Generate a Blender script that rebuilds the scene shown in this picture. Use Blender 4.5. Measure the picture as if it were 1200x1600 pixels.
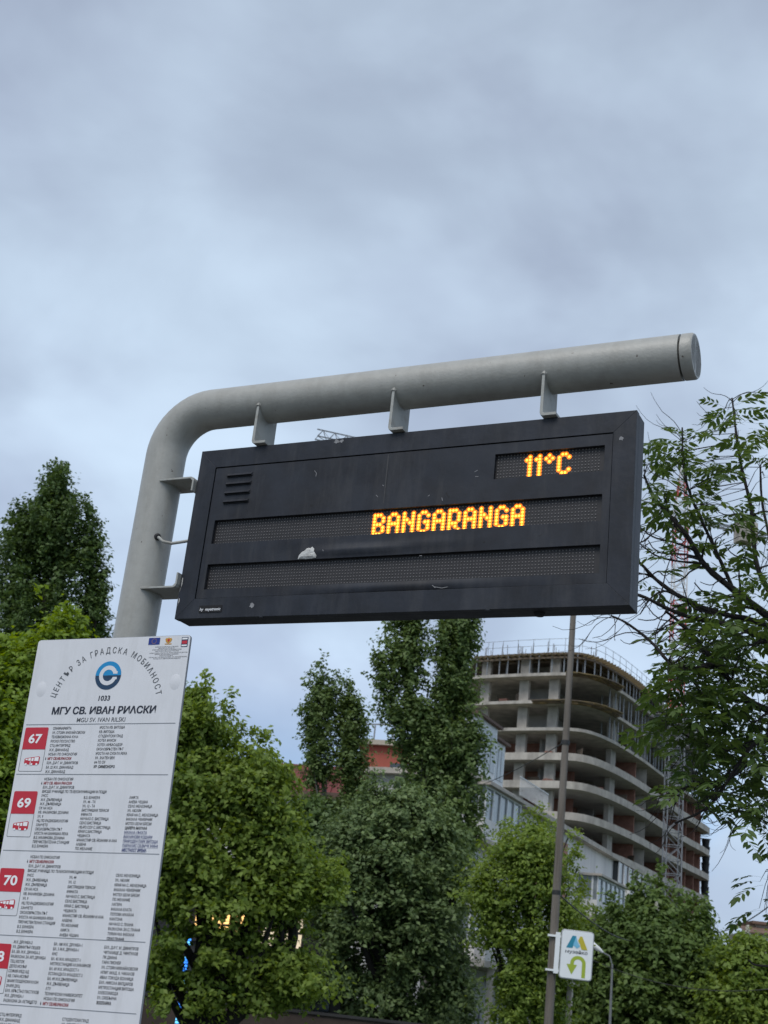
import bpy, bmesh, math, random
import numpy as np
from mathutils import Vector, Matrix, noise as mnoise

for o in list(bpy.data.objects):
    bpy.data.objects.remove(o, do_unlink=True)
SC = bpy.context.scene
COL = SC.collection
R = math.radians
PI = math.pi

# ------------------------------------------------------------------ camera
F, PITCH, ROLL = 2050.0, R(20.4806), R(-6.3375)      # focal length in pixels of the 1200 x 1600 photograph
CAM = Vector((0, 0, 1.6))
RC = Matrix.Rotation(PITCH, 3, 'X') @ Matrix.Rotation(ROLL, 3, 'Y')
cd = bpy.data.cameras.new('camera')
cam = bpy.data.objects.new('camera', cd)
COL.objects.link(cam)
cam.matrix_world = Matrix.Translation(CAM) @ (RC @ Matrix.Rotation(PI / 2, 3, 'X')).to_4x4()
cd.sensor_fit = 'VERTICAL'
cd.sensor_height = 36
cd.lens = F / 1600 * 36
cd.clip_start = 0.05
cd.clip_end = 6000
cd.dof.use_dof = True
cd.dof.focus_distance = 4.9
cd.dof.aperture_fstop = 9.0
SC.camera = cam

# ------------------------------------------------------------------ world: overcast sky
world = bpy.data.worlds.new('World')
SC.world = world
world.use_nodes = True
wt = world.node_tree
wt.nodes.clear()
SUN_EL, SUN_AZ = 56.0, 208.0        # a broad veiled sun behind and left of the camera


def wn(kind, **kw):
    n = wt.nodes.new(kind)
    for k, v in kw.items():
        setattr(n, k, v)
    return n


def wl(a, b):
    wt.links.new(a, b)


sky = wn('ShaderNodeTexSky', sky_type='NISHITA', sun_disc=False)
sky.sun_elevation = R(SUN_EL)
sky.sun_rotation = R(SUN_AZ)
tc = wn('ShaderNodeTexCoord')
sep = wn('ShaderNodeSeparateXYZ')
wl(tc.outputs['Generated'], sep.inputs[0])
mp = wn('ShaderNodeMapping')
mp.inputs['Location'].default_value = (-4.75, -7.14, -1.87)
mp.inputs['Rotation'].default_value = (0.0, 0.35, 0.5)
mp.inputs['Scale'].default_value = (1.0, 1.0, 1.7)
wl(tc.outputs['Generated'], mp.inputs[0])


def cloud(scale, detail, rough, dist, lo, hi, c0, c1, off=(0, 0, 0)):
    ad = wn('ShaderNodeVectorMath', operation='ADD')
    ad.inputs[1].default_value = off
    wl(mp.outputs[0], ad.inputs[0])
    nz = wn('ShaderNodeTexNoise')
    nz.inputs['Scale'].default_value = scale
    nz.inputs['Detail'].default_value = detail
    nz.inputs['Roughness'].default_value = rough
    nz.inputs['Distortion'].default_value = dist
    wl(ad.outputs[0], nz.inputs['Vector'])
    r_ = wn('ShaderNodeValToRGB')
    r_.color_ramp.interpolation = 'EASE'
    e_ = r_.color_ramp.elements
    e_[0].position, e_[1].position = lo, hi
    e_[0].color, e_[1].color = (*c0, 1), (*c1, 1)
    wl(nz.outputs['Fac'], r_.inputs[0])
    return r_.outputs[0]


def mult(a, b):
    m_ = wn('ShaderNodeMix', data_type='RGBA', blend_type='MULTIPLY')
    m_.inputs[0].default_value = 1.0
    wl(a, m_.inputs[6])
    wl(b, m_.inputs[7])
    return m_.outputs[2]


# broad gradient of a cloud deck: paler toward the horizon
gr = wn('ShaderNodeValToRGB')
el = gr.color_ramp.elements
el[0].position = 0.0
el[0].color = (0.43, 0.55, 0.695, 1)
el[1].position = 0.72
el[1].color = (0.300, 0.366, 0.462, 1)
for p, c in ((0.20, (0.435, 0.55, 0.70, 1)), (0.42, (0.385, 0.478, 0.60, 1)), (1.0, (0.300, 0.366, 0.462, 1))):
    e = el.new(p)
    e.color = c
wl(sep.outputs['Z'], gr.inputs[0])
big = cloud(2.1, 5, .50, .35, .37, .645, (.765, .735, .765), (1.15, 1.14, 1.11))
fine = cloud(5.0, 5, .5, .25, .34, .68, (.90, .895, .90), (1.085, 1.08, 1.07), (4.2, 1.3, 7.7))
cl_ = mult(mult(gr.outputs[0], big), fine)
# low breaks where the blue comes through near the horizon
brk = cloud(3.2, 4, .5, .4, .43, .60, (0, 0, 0), (1, 1, 1), (9.1, 2.2, 3.3))
low = wn('ShaderNodeMapRange')
low.inputs['From Min'].default_value = .06
low.inputs['From Max'].default_value = .22
low.inputs['To Min'].default_value = .8
low.inputs['To Max'].default_value = 0
wl(sep.outputs['Z'], low.inputs['Value'])
bm_ = wn('ShaderNodeMath', operation='MULTIPLY')
wl(brk, bm_.inputs[0])
wl(low.outputs[0], bm_.inputs[1])
blu = wn('ShaderNodeMix', data_type='RGBA')
wl(bm_.outputs[0], blu.inputs[0])
wl(cl_, blu.inputs[6])
blu.inputs[7].default_value = (0.15, 0.35, 0.64, 1)
scl = wn('ShaderNodeMix', data_type='RGBA', blend_type='MULTIPLY')
scl.inputs[0].default_value = 1.0
scl.inputs[7].default_value = (10.0, 10.0, 10.0, 1)      # cloud radiance expressed against a strength of 0.1
wl(blu.outputs[2], scl.inputs[6])
mix = wn('ShaderNodeMix', data_type='RGBA')
mix.inputs[0].default_value = 0.93
wl(sky.outputs[0], mix.inputs[6])
wl(scl.outputs[2], mix.inputs[7])
bg = wn('ShaderNodeBackground')
bg.inputs['Strength'].default_value = 0.1
wl(mix.outputs[2], bg.inputs['Color'])
wo = wn('ShaderNodeOutputWorld')
wl(bg.outputs[0], wo.inputs['Surface'])

sd = bpy.data.lights.new('sun', 'SUN')
sd.energy = 1.5
sd.angle = R(35)
sd.color = (1.0, 0.97, 0.93)
sun = bpy.data.objects.new('sun', sd)
COL.objects.link(sun)
_az = R(SUN_AZ)
sdir = Vector((math.sin(_az) * math.cos(R(SUN_EL)), math.cos(_az) * math.cos(R(SUN_EL)), math.sin(R(SUN_EL))))
sun.rotation_euler = sdir.to_track_quat('Z', 'Y').to_euler()

SC.view_settings.view_transform = 'Standard'
SC.view_settings.look = 'None'
SC.view_settings.gamma = 1
SC.view_settings.exposure = 0.5
SC.view_settings.use_curve_mapping = False
SC.cycles.max_bounces = 8
SC.cycles.use_denoising = True

# ------------------------------------------------------------------ helpers


def ray(px, py):
    return RC @ Vector(((px - 600) / F, 1, -(py - 800) / F))


def atY(px, py, Y):
    r = ray(px, py)
    return CAM + r * (Y / r.y)


def atZ(px, py, z):
    r = ray(px, py)
    return CAM + r * ((z - CAM.z) / r.z)


def pix(P):
    """numpy (n,3) world points to photograph pixels"""
    M = np.array(RC)
    c = (P - np.array(CAM)) @ M
    return 600 + F * c[:, 0] / c[:, 1], 800 - F * c[:, 2] / c[:, 1]


class MB:
    def __init__(s):
        s.v = []
        s.f = []

    def add(s, vs, fs):
        b = len(s.v)
        s.v += [tuple(v) for v in vs]
        s.f += [tuple(b + i for i in f) for f in fs]
        return s

    def box(s, a, b):
        x0, y0, z0 = a
        x1, y1, z1 = b
        return s.add([(x0, y0, z0), (x1, y0, z0), (x1, y1, z0), (x0, y1, z0), (x0, y0, z1), (x1, y0, z1), (x1, y1, z1), (x0, y1, z1)],
                     [(0, 3, 2, 1), (4, 5, 6, 7), (0, 1, 5, 4), (1, 2, 6, 5), (2, 3, 7, 6), (3, 0, 4, 7)])

    def bar(s, p, q, w, h=None, up=(0, 0, 1)):
        p, q = Vector(p), Vector(q)
        h = h or w
        d = (q - p).normalized()
        u = Vector(up)
        if abs(d.dot(u)) > .98:
            u = Vector((0, 1, 0))
        a = d.cross(u).normalized() * w / 2
        b = a.cross(d).normalized() * h / 2
        vs = [p - a - b, p + a - b, p + a + b, p - a + b, q - a - b, q + a - b, q + a + b, q - a + b]
        return s.add(vs, [(0, 3, 2, 1), (4, 5, 6, 7), (0, 1, 5, 4), (1, 2, 6, 5), (2, 3, 7, 6), (3, 0, 4, 7)])

    def tube(s, pts, rad, n=8, cap=True):
        pts = [Vector(p) for p in pts]
        if not hasattr(rad, '__len__'):
            rad = [rad] * len(pts)
        b = len(s.v)
        prev = None
        for i, p in enumerate(pts):
            d = (pts[min(i + 1, len(pts) - 1)] - pts[max(i - 1, 0)])
            d = d.normalized() if d.length > 1e-9 else Vector((0, 0, 1))
            if prev is None:
                u = Vector((0, 0, 1)) if abs(d.z) < .9 else Vector((1, 0, 0))
                a = d.cross(u).normalized()
            else:
                a = (prev - d * prev.dot(d)).normalized()
            prev = a
            c = d.cross(a)
            for k in range(n):
                t = 2 * PI * k / n
                s.v.append(tuple(p + (a * math.cos(t) + c * math.sin(t)) * rad[i]))
        for i in range(len(pts) - 1):
            for k in range(n):
                k2 = (k + 1) % n
                s.f.append((b + i * n + k, b + i * n + k2, b + (i + 1) * n + k2, b + (i + 1) * n + k))
        if cap:
            s.f.append(tuple(b + k for k in reversed(range(n))))
            e = b + (len(pts) - 1) * n
            s.f.append(tuple(e + k for k in range(n)))
        return s

    def prism(s, poly, y0, y1):
        """polygon in local x,z pulled from y0 (front) to y1 (back)"""
        n = len(poly)
        vs = [(x, y0, z) for x, z in poly] + [(x, y1, z) for x, z in poly]
        fs = [tuple(range(n)), tuple(reversed(range(n, 2 * n)))]
        fs += [(i, i + n, (i + 1) % n + n, (i + 1) % n) for i in range(n)]
        return s.add(vs, fs)

    def slab(s, poly, z0, z1):
        """polygon in x,y pulled from z0 up to z1"""
        n = len(poly)
        vs = [(p[0], p[1], z0) for p in poly] + [(p[0], p[1], z1) for p in poly]
        fs = [tuple(reversed(range(n))), tuple(range(n, 2 * n))]
        fs += [(i, (i + 1) % n, (i + 1) % n + n, i + n) for i in range(n)]
        return s.add(vs, fs)

    def build(s, name, mat, parent=None, smooth=False, bevel=0):
        me = bpy.data.meshes.new(name)
        me.from_pydata(s.v, [], s.f)
        bm = bmesh.new()
        bm.from_mesh(me)
        bmesh.ops.recalc_face_normals(bm, faces=bm.faces)
        if bevel:
            es = [e for e in bm.edges if len(e.link_faces) == 2 and e.calc_face_angle(0) > .5]
            bmesh.ops.bevel(bm, geom=es, offset=bevel, segments=2, affect='EDGES', profile=.5, clamp_overlap=True)
        bm.to_mesh(me)
        bm.free()
        if smooth:
            me.polygons.foreach_set('use_smooth', [True] * len(me.polygons))
            me.set_sharp_from_angle(angle=R(40))
        return link(name, me, mat, parent)


def link(name, me, mat=None, parent=None, loc=None, rotz=0):
    o = bpy.data.objects.new(name, me)
    COL.objects.link(o)
    if mat is not None and len(me.materials) == 0:
        me.materials.append(mat)
    if parent:
        o.parent = parent
    if loc is not None:
        o.location = loc
    o.rotation_euler.z = rotz
    return o


def thing(name, label, cat, loc=(0, 0, 0), rotz=0, group=None):
    o = bpy.data.objects.new(name, None)
    COL.objects.link(o)
    o.empty_display_size = .2
    o.location = loc
    o.rotation_euler = (0, 0, rotz)
    return tag(o, label, cat, group)


def tag(o, label, cat, group=None):
    o['label'] = label
    o['category'] = cat
    if group:
        o['group'] = group
    return o


def struct(o):
    o['kind'] = 'structure'
    return o


def stuff(o):
    o['kind'] = 'stuff'
    return o


# ------------------------------------------------------------------ materials
MATS = {}


def mat(name, col, rough=.6, metal=0.0, vary=0.0, scale=6.0, col2=None, bump=0.0, bscale=40.0, streak=False, spec=.5, emit=None, estr=0.0,
        stretch=None, lo=.35, hi=.65, coord='Object', island=0.0, dust=None, specks=None):
    m = bpy.data.materials.new(name)
    m.use_nodes = True
    t = m.node_tree
    b = t.nodes['Principled BSDF']
    b.inputs['Base Color'].default_value = (*col, 1)
    b.inputs['Roughness'].default_value = rough
    b.inputs['Metallic'].default_value = metal
    b.inputs['Specular IOR Level'].default_value = spec
    tcn = t.nodes.new('ShaderNodeTexCoord')
    last = None
    if col2 is not None or vary:
        nz = t.nodes.new('ShaderNodeTexNoise')
        nz.inputs['Scale'].default_value = scale
        nz.inputs['Detail'].default_value = 7
        nz.inputs['Roughness'].default_value = .62
        mpn = t.nodes.new('ShaderNodeMapping')
        st = stretch or ((1, 1, .12) if streak else (1, 1, 1))
        mpn.inputs['Scale'].default_value = st
        t.links.new(tcn.outputs[coord], mpn.inputs[0])
        t.links.new(mpn.outputs[0], nz.inputs['Vector'])
        rp = t.nodes.new('ShaderNodeValToRGB')
        rp.color_ramp.elements[0].position = lo
        rp.color_ramp.elements[1].position = hi
        c2 = col2 if col2 is not None else tuple(c * (1 - vary) for c in col)
        rp.color_ramp.elements[0].color = (*c2, 1)
        rp.color_ramp.elements[1].color = (*col, 1)
        t.links.new(nz.outputs['Fac'], rp.inputs[0])
        last = rp.outputs[0]
    if dust:
        dz = t.nodes.new('ShaderNodeTexNoise')
        dz.inputs['Scale'].default_value = 11
        dz.inputs['Detail'].default_value = 8
        dz.inputs['Roughness'].default_value = .7
        dm = t.nodes.new('ShaderNodeMapping')
        dm.inputs['Location'].default_value = (5, 3, 1)
        dm.inputs['Scale'].default_value = (1, 1, .16)
        t.links.new(tcn.outputs[coord], dm.inputs[0])
        t.links.new(dm.outputs[0], dz.inputs['Vector'])
        dr = t.nodes.new('ShaderNodeMapRange')
        dr.inputs['From Min'].default_value = .48
        dr.inputs['From Max'].default_value = .78
        dr.inputs['To Max'].default_value = dust[3]
        t.links.new(dz.outputs['Fac'], dr.inputs['Value'])
        dx = t.nodes.new('ShaderNodeMix')
        dx.data_type = 'RGBA'
        dx.inputs[7].default_value = (*dust[:3], 1)
        t.links.new(dr.outputs[0], dx.inputs[0])
        if last:
            t.links.new(last, dx.inputs[6])
        else:
            dx.inputs[6].default_value = (*col, 1)
        last = dx.outputs[2]
    if specks:
        sz = t.nodes.new('ShaderNodeTexNoise')
        sz.inputs['Scale'].default_value = specks[4]
        sz.inputs['Detail'].default_value = 3
        t.links.new(tcn.outputs[coord], sz.inputs['Vector'])
        sr = t.nodes.new('ShaderNodeMapRange')
        sr.inputs['From Min'].default_value = specks[3]
        sr.inputs['From Max'].default_value = specks[3] + .03
        t.links.new(sz.outputs['Fac'], sr.inputs['Value'])
        sx_ = t.nodes.new('ShaderNodeMix')
        sx_.data_type = 'RGBA'
        sx_.inputs[7].default_value = (*specks[:3], 1)
        t.links.new(sr.outputs[0], sx_.inputs[0])
        if last:
            t.links.new(last, sx_.inputs[6])
        else:
            sx_.inputs[6].default_value = (*col, 1)
        last = sx_.outputs[2]
    if island:
        g = t.nodes.new('ShaderNodeNewGeometry')
        hs = t.nodes.new('ShaderNodeHueSaturation')
        mr = t.nodes.new('ShaderNodeMapRange')
        mr.inputs['To Min'].default_value = 1 - island
        mr.inputs['To Max'].default_value = 1 + island
        t.links.new(g.outputs['Random Per Island'], mr.inputs['Value'])
        t.links.new(mr.outputs[0], hs.inputs['Value'])
        if last:
            t.links.new(last, hs.inputs['Color'])
        else:
            hs.inputs['Color'].default_value = (*col, 1)
        last = hs.outputs[0]
    if last:
        t.links.new(last, b.inputs['Base Color'])
    if bump:
        bz = t.nodes.new('ShaderNodeTexNoise')
        bz.inputs['Scale'].default_value = bscale
        bz.inputs['Detail'].default_value = 5
        t.links.new(tcn.outputs[coord], bz.inputs['Vector'])
        bp = t.nodes.new('ShaderNodeBump')
        bp.inputs['Strength'].default_value = bump
        bp.inputs['Distance'].default_value = .01
        t.links.new(bz.outputs['Fac'], bp.inputs['Height'])
        t.links.new(bp.outputs[0], b.inputs['Normal'])
    if emit:
        b.inputs['Emission Color'].default_value = (*emit, 1)
        b.inputs['Emission Strength'].default_value = estr
    MATS[name] = m
    return m


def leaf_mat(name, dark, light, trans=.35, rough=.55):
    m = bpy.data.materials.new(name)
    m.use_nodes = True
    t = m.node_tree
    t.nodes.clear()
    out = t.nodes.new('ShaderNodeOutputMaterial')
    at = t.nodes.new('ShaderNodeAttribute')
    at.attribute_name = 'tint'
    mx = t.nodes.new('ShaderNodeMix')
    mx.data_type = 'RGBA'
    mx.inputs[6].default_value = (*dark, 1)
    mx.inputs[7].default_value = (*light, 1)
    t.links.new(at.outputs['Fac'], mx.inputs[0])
    b = t.nodes.new('ShaderNodeBsdfPrincipled')
    b.inputs['Roughness'].default_value = rough
    b.inputs['Specular IOR Level'].default_value = .35
    t.links.new(mx.outputs[2], b.inputs['Base Color'])
    tr = t.nodes.new('ShaderNodeBsdfTranslucent')
    hs = t.nodes.new('ShaderNodeHueSaturation')
    hs.inputs['Hue'].default_value = .48
    hs.inputs['Saturation'].default_value = 1.15
    hs.inputs['Value'].default_value = 1.2
    t.links.new(mx.outputs[2], hs.inputs['Color'])
    t.links.new(hs.outputs[0], tr.inputs['Color'])
    ms = t.nodes.new('ShaderNodeMixShader')
    ms.inputs[0].default_value = trans
    t.links.new(b.outputs[0], ms.inputs[1])
    t.links.new(tr.outputs[0], ms.inputs[2])
    t.links.new(ms.outputs[0], out.inputs['Surface'])
    return m


M_pipe = mat('grey_pipe_paint', (.37, .365, .335), .42, col2=(.325, .32, .292), scale=26, bump=.12, bscale=110, lo=.25, hi=.6, dust=(.18, .165, .135, .42), specks=(.09, .07, .055, .735, 34))
M_brk = mat('bracket_paint', (.345, .35, .325), .5, col2=(.2, .17, .13), scale=14, bump=.15, lo=.22, hi=.5)
M_cap = mat('cap_scribbled', (.33, .35, .36), .5, col2=(.04, .045, .06), scale=16, lo=.44, hi=.5)
M_case = mat('charcoal_case_paint', (.020, .0235, .033), .5, spec=.32, col2=(.011, .0125, .017), scale=7, bump=.12, bscale=25, lo=.35, hi=.62, dust=(.075, .075, .078, .5), specks=(.16, .16, .16, .77, 30))
M_door = mat('charcoal_door_paint', (.0205, .024, .033), .52, spec=.32, col2=(.0125, .013, .017), scale=4.5, bump=.15, bscale=14, lo=.36, hi=.6, dust=(.070, .068, .068, .6), specks=(.009, .009, .011, .70, 16))
M_black = mat('matt_black', (.006, .006, .008), .8)
M_led_board = mat('led_board', (.022, .020, .022), .6, vary=.3, scale=20)
M_led_off = mat('led_lens_off', (.16, .15, .15), .35)
M_led_on = mat('led_lens_lit', (.9, .5, .05), .4, emit=(1.0, .56, .045), estr=2.7)
M_led_bloom = mat('led_bloom_glow', (.7, .2, .01), .5, emit=(1.0, .19, .004), estr=.62)  # orange bloom around lit dots put in as an emissive colour
M_chip = mat('torn_white_paper', (.62, .62, .60), .8, col2=(.36, .35, .33), scale=35, bump=.5, bscale=60)
M_scuff = mat('pale_scuff', (.30, .30, .31), .8, vary=.4, scale=60)
M_board = mat('white_board_print', (.69, .695, .715), .35, vary=.04, scale=9, spec=.4, dust=(.48, .48, .47, .5))
M_edge = mat('board_edge_grey', (.24, .25, .27), .5)
M_tgrey = mat('print_grey', (.085, .09, .10), .5)
M_tdark = mat('print_navy', (.013, .017, .033), .5)
M_tblack = mat('print_black', (.02, .02, .022), .5)
M_tred = mat('print_dark_red', (.28, .015, .02), .5)
M_tblue = mat('print_blue', (.03, .045, .17), .5)
M_red = mat('print_red', (.50, .018, .035), .4)
M_white = mat('print_white', (.82, .82, .83), .4)
M_cyan = mat('print_cyan', (.004, .24, .52), .4)
M_logo_navy = mat('print_logo_navy', (.008, .04, .095), .4)
M_eu = mat('print_eu_blue', (.01, .03, .22), .4)
M_gold = mat('print_gold', (.55, .28, .03), .4)

M_conc = mat('raw_concrete', (.52, .475, .415), .85, col2=(.31, .28, .245), scale=.9, bump=.3, bscale=3, stretch=(1, 1, .5))
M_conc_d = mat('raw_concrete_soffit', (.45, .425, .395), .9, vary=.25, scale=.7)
M_brick = mat('hollow_brick', (.36, .18, .13), .9, col2=(.25, .12, .09), scale=2.0)
M_yellow = mat('formwork_yellow', (.25, .18, .07), .75, col2=(.10, .075, .045), scale=1.2)
M_ply = mat('formwork_ply', (.16, .12, .085), .8, vary=.4, scale=2)
M_prop = mat('steel_prop', (.34, .35, .36), .5, metal=.4, vary=.3, scale=3)
M_steel = mat('galvanised_steel', (.30, .31, .32), .5, metal=.5, vary=.3, scale=5)
M_crane_g = mat('crane_grey', (.22, .23, .25), .6, vary=.3, scale=2)
M_crane_r = mat('crane_red', (.50, .06, .045), .6, vary=.25, scale=2)
M_crane_w = mat('crane_white', (.68, .66, .65), .6, vary=.15, scale=2)
M_chute = mat('chute_black', (.014, .014, .016), .6)
M_plaster = mat('white_render', (.77, .745, .715), .9, col2=(.58, .565, .55), scale=.6, streak=True, bump=.1, bscale=6)
M_plaster2 = mat('pink_render', (.50, .25, .18), .9, vary=.3, scale=.6)
M_orange = mat('orange_red_render', (.46, .125, .085), .9, vary=.22, scale=.5)
M_tile = mat('dark_red_roof_sheet', (.20, .035, .035), .7, vary=.4, scale=1.2)
M_eave = mat('brown_eave', (.13, .08, .06), .8, vary=.3, scale=1)
M_frame = mat('white_window_frame', (.72, .73, .73), .5, vary=.1, scale=3)
M_glass = mat('window_glass', (.035, .042, .05), .08, spec=.8)
M_glass_l = mat('curtained_glass', (.30, .34, .36), .12, spec=.7, vary=.4, scale=1.5)
M_graf = mat('graffiti_wall', (.55, .54, .53), .8, col2=(.06, .06, .09), scale=2.2, stretch=(1, 1, .3), lo=.38, hi=.46)
M_graf_r = mat('graffiti_red', (.30, .05, .05), .8, vary=.4, scale=3)
M_graf_b = mat('graffiti_blue', (.03, .07, .30), .8, vary=.4, scale=3)
M_dark = mat('dark_cladding', (.03, .028, .028), .6, vary=.4, scale=1.0)
M_dglass = mat('dark_shop_glass', (.015, .018, .022), .06, spec=.9)
M_lit = mat('lit_window_warm', (.8, .6, .3), .5, emit=(1.0, .56, .17), estr=1.15)
M_lit2 = mat('lit_window_pale', (.8, .7, .5), .5, emit=(1.0, .80, .55), estr=.42)
M_blueled = mat('blue_led_light', (.05, .2, .8), .4, emit=(.04, .27, 1.0), estr=1.3)
M_blueled2 = mat('cyan_led_light', (.05, .4, .8), .4, emit=(.16, .60, 1.0), estr=1.1)
M_wall = mat('brown_wall', (.06, .042, .034), .9, vary=.35, scale=2)
M_wood = mat('weathered_pole_wood', (.205, .18, .155), .9, col2=(.105, .088, .072), scale=7, bump=.5, bscale=22, stretch=(1, 1, .07))
M_signw = mat('sign_white', (.80, .82, .83), .4, vary=.05, scale=5)
M_signf = mat('sign_frame', (.45, .46, .46), .4, metal=.3)
M_lime = mat('sign_lime', (.33, .42, .035), .4)
M_teal = mat('sign_teal', (.015, .22, .33), .4)
M_sky = mat('sign_sky_blue', (.18, .48, .68), .4)
M_ylw = mat('sign_mustard', (.50, .42, .03), .4)
M_lamp = mat('lamp_grey', (.19, .20, .20), .5, vary=.2, scale=8)
M_lamph = mat('lamp_head', (.72, .73, .72), .35)
M_wire = mat('black_cable', (.02, .02, .02), .6)
M_bark = mat('bark', (.075, .06, .048), .95, col2=(.035, .028, .022), scale=9, bump=.8, bscale=25, stretch=(1, 1, .25))
M_bark_d = mat('dark_bark', (.026, .021, .019), .95, col2=(.014, .012, .011), scale=16, bump=.7, bscale=40, stretch=(1, 1, .3))
M_bark_p = mat('pale_bark', (.21, .20, .18), .9, col2=(.10, .09, .08), scale=6, bump=.5, bscale=18, stretch=(1, 1, .3))
M_asph = mat('asphalt', (.042, .042, .044), .9, vary=.3, scale=.8, bump=.4, bscale=30)
M_grass = mat('grass', (.055, .085, .03), .95, vary=.4, scale=.5)
M_pave = mat('paving', (.13, .125, .118), .9, vary=.25, scale=1.5)
M_kerb = mat('kerb', (.30, .295, .285), .9, vary=.2, scale=3)
M_paint = mat('road_paint', (.70, .70, .68), .8, vary=.2, scale=5)
M_beige = mat('beige_render', (.48, .42, .34), .9, vary=.12, scale=.4)
M_fill = mat('far_house_white', (.60, .59, .57), .9, vary=.12, scale=.4)
M_rust = mat('brown_tile', (.22, .14, .10), .9, vary=.3, scale=.8)

# ------------------------------------------------------------------ ground, road, pavement
def sheet(name, x0, y0, x1, y1, z, m):
    return struct(MB().add([(x0, y0, z), (x1, y0, z), (x1, y1, z), (x0, y1, z)], [(0, 1, 2, 3)]).build(name, m))


sheet('ground', -2500, -2500, 2500, 2500, -.13, M_grass)
sheet('pavement', -40, -6, 40, 8.0, 0.0, M_pave)
kb = MB()
for i in range(40):
    kb.box((-40 + i * 2, 8.004, -.12), (-38.012 + i * 2, 8.16, 0.004))
struct(kb.build('kerb', M_kerb))
sheet('road', -200, 8.16, 200, 22, -.126, M_asph)
ml = MB()
for i in range(30):
    ml.add([(-60 + i * 4, 14.9, -.122), (-58 + i * 4, 14.9, -.122), (-58 + i * 4, 15.05, -.122), (-60 + i * 4, 15.05, -.122)], [(0, 1, 2, 3)])
struct(ml.build('lane_markings', M_paint))
sheet('far_pavement', -200, 48, 200, 62, -.12, M_pave)

# ------------------------------------------------------------------ text
_fc = bpy.data.curves.new('type', 'FONT')
_fo = bpy.data.objects.new('type', _fc)
COL.objects.link(_fo)
_cache = {}


def glyph_mesh(body, bold=0.0, shear=0.0):
    key = (body, bold, shear)
    if key not in _cache:
        _fc.body = body
        _fc.size = 1
        _fc.resolution_u = 3
        _fc.shear = shear
        _fc.offset = bold
        dg = bpy.context.evaluated_depsgraph_get()
        me = bpy.data.meshes.new_from_object(_fo.evaluated_get(dg))
        vs = np.array([v.co[:2] for v in me.vertices]) if len(me.vertices) else np.zeros((0, 2))
        fs = [tuple(p.vertices) for p in me.polygons]
        bpy.data.meshes.remove(me)
        _cache[key] = (vs, fs)
    return _cache[key]


def text(mb, body, x, z, cap, y=-.0008, width=None, xs=.8, bold=0.0, shear=.0, align='L', rot=0.0):
    """flat lettering in the local x,z plane, base line at z"""
    vs, fs = glyph_mesh(body, bold, shear)
    if len(vs) == 0:
        return
    s = cap / .728
    w = vs[:, 0].max() - vs[:, 0].min()
    sx = (width / w) if width else s * xs
    X = (vs[:, 0] - vs[:, 0].min()) * sx
    if align == 'C':
        X = X - w * sx / 2
    if align == 'R':
        X = X - w * sx
    Z = vs[:, 1] * s
    c, sn = math.cos(rot), math.sin(rot)
    mb.add([(x + a * c - b * sn, y, z + a * sn + b * c) for a, b in zip(X, Z)], fs)


def disc(mb, x, z, r, y, n=20, r2=None, a0=0, a1=2 * PI):
    if r2 is None:
        mb.add([(x + r * math.cos(2 * PI * k / n), y, z + r * math.sin(2 * PI * k / n)) for k in range(n)], [tuple(range(n))])
    else:
        vs = []
        for k in range(n + 1):
            t = a0 + (a1 - a0) * k / n
            vs += [(x + r * math.cos(t), y, z + r * math.sin(t)), (x + r2 * math.cos(t), y, z + r2 * math.sin(t))]
        mb.add(vs, [(2 * k, 2 * k + 1, 2 * k + 3, 2 * k + 2) for k in range(n)])


def poly(mb, pts, y):
    mb.add([(x, y, z) for x, z in pts], [tuple(range(len(pts)))])


# ------------------------------------------------------------------ LED display board and its post
YAW = R(-27.178)
SO = Vector((-.76310, 4.95034, 3.62341))          # top left front corner of the display case
SW, SH, SD = 1.8, .7115, .104
rz = Matrix.Rotation(YAW, 4, 'Z')
PX, PY = -.218, .055                                # post axis in the frame of the display
pb = Matrix.Translation(SO) @ rz @ Vector((PX, PY, 0))
post = thing('display_post', 'thick bent grey steel pipe post whose arm carries the dark display', 'post', (pb.x, pb.y, 0), YAW)
ZA = SO.z + .216
pr, br = .0835, .20
pts = [(0, 0, 0), (0, 0, 1.0), (0, 0, 2.2), (0, 0, ZA - br - .002)]
for k in range(0, 13):
    t = PI / 2 * k / 12
    pts.append((br - br * math.cos(t), 0, ZA - br + br * math.sin(t)))
pts += [(br + .3, 0, ZA), (1.2, 0, ZA), (2.158, 0, ZA)]
MB().tube(pts, pr, 48).build('pipe', M_pipe, post, smooth=True)
MB().tube([(0, 0, 0), (0, 0, .02)], .18, 32).build('base_plate', M_brk, post, smooth=True)
cp = MB().tube([(2.161, 0, ZA), (2.166, 0, ZA), (2.166, 0, ZA), (2.200, 0, ZA), (2.207, 0, ZA), (2.207, 0, ZA), (2.200, 0, ZA)],
               [.070, .070, pr, pr, .079, .073, .070], 40).build('end_cap', M_pipe, post, smooth=True)
MB().tube([(2.2005, 0, ZA), (2.2035, 0, ZA)], .0695, 36).build('cap_disc', M_cap, cp, smooth=False)
z0 = SO.z - 0.0
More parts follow.
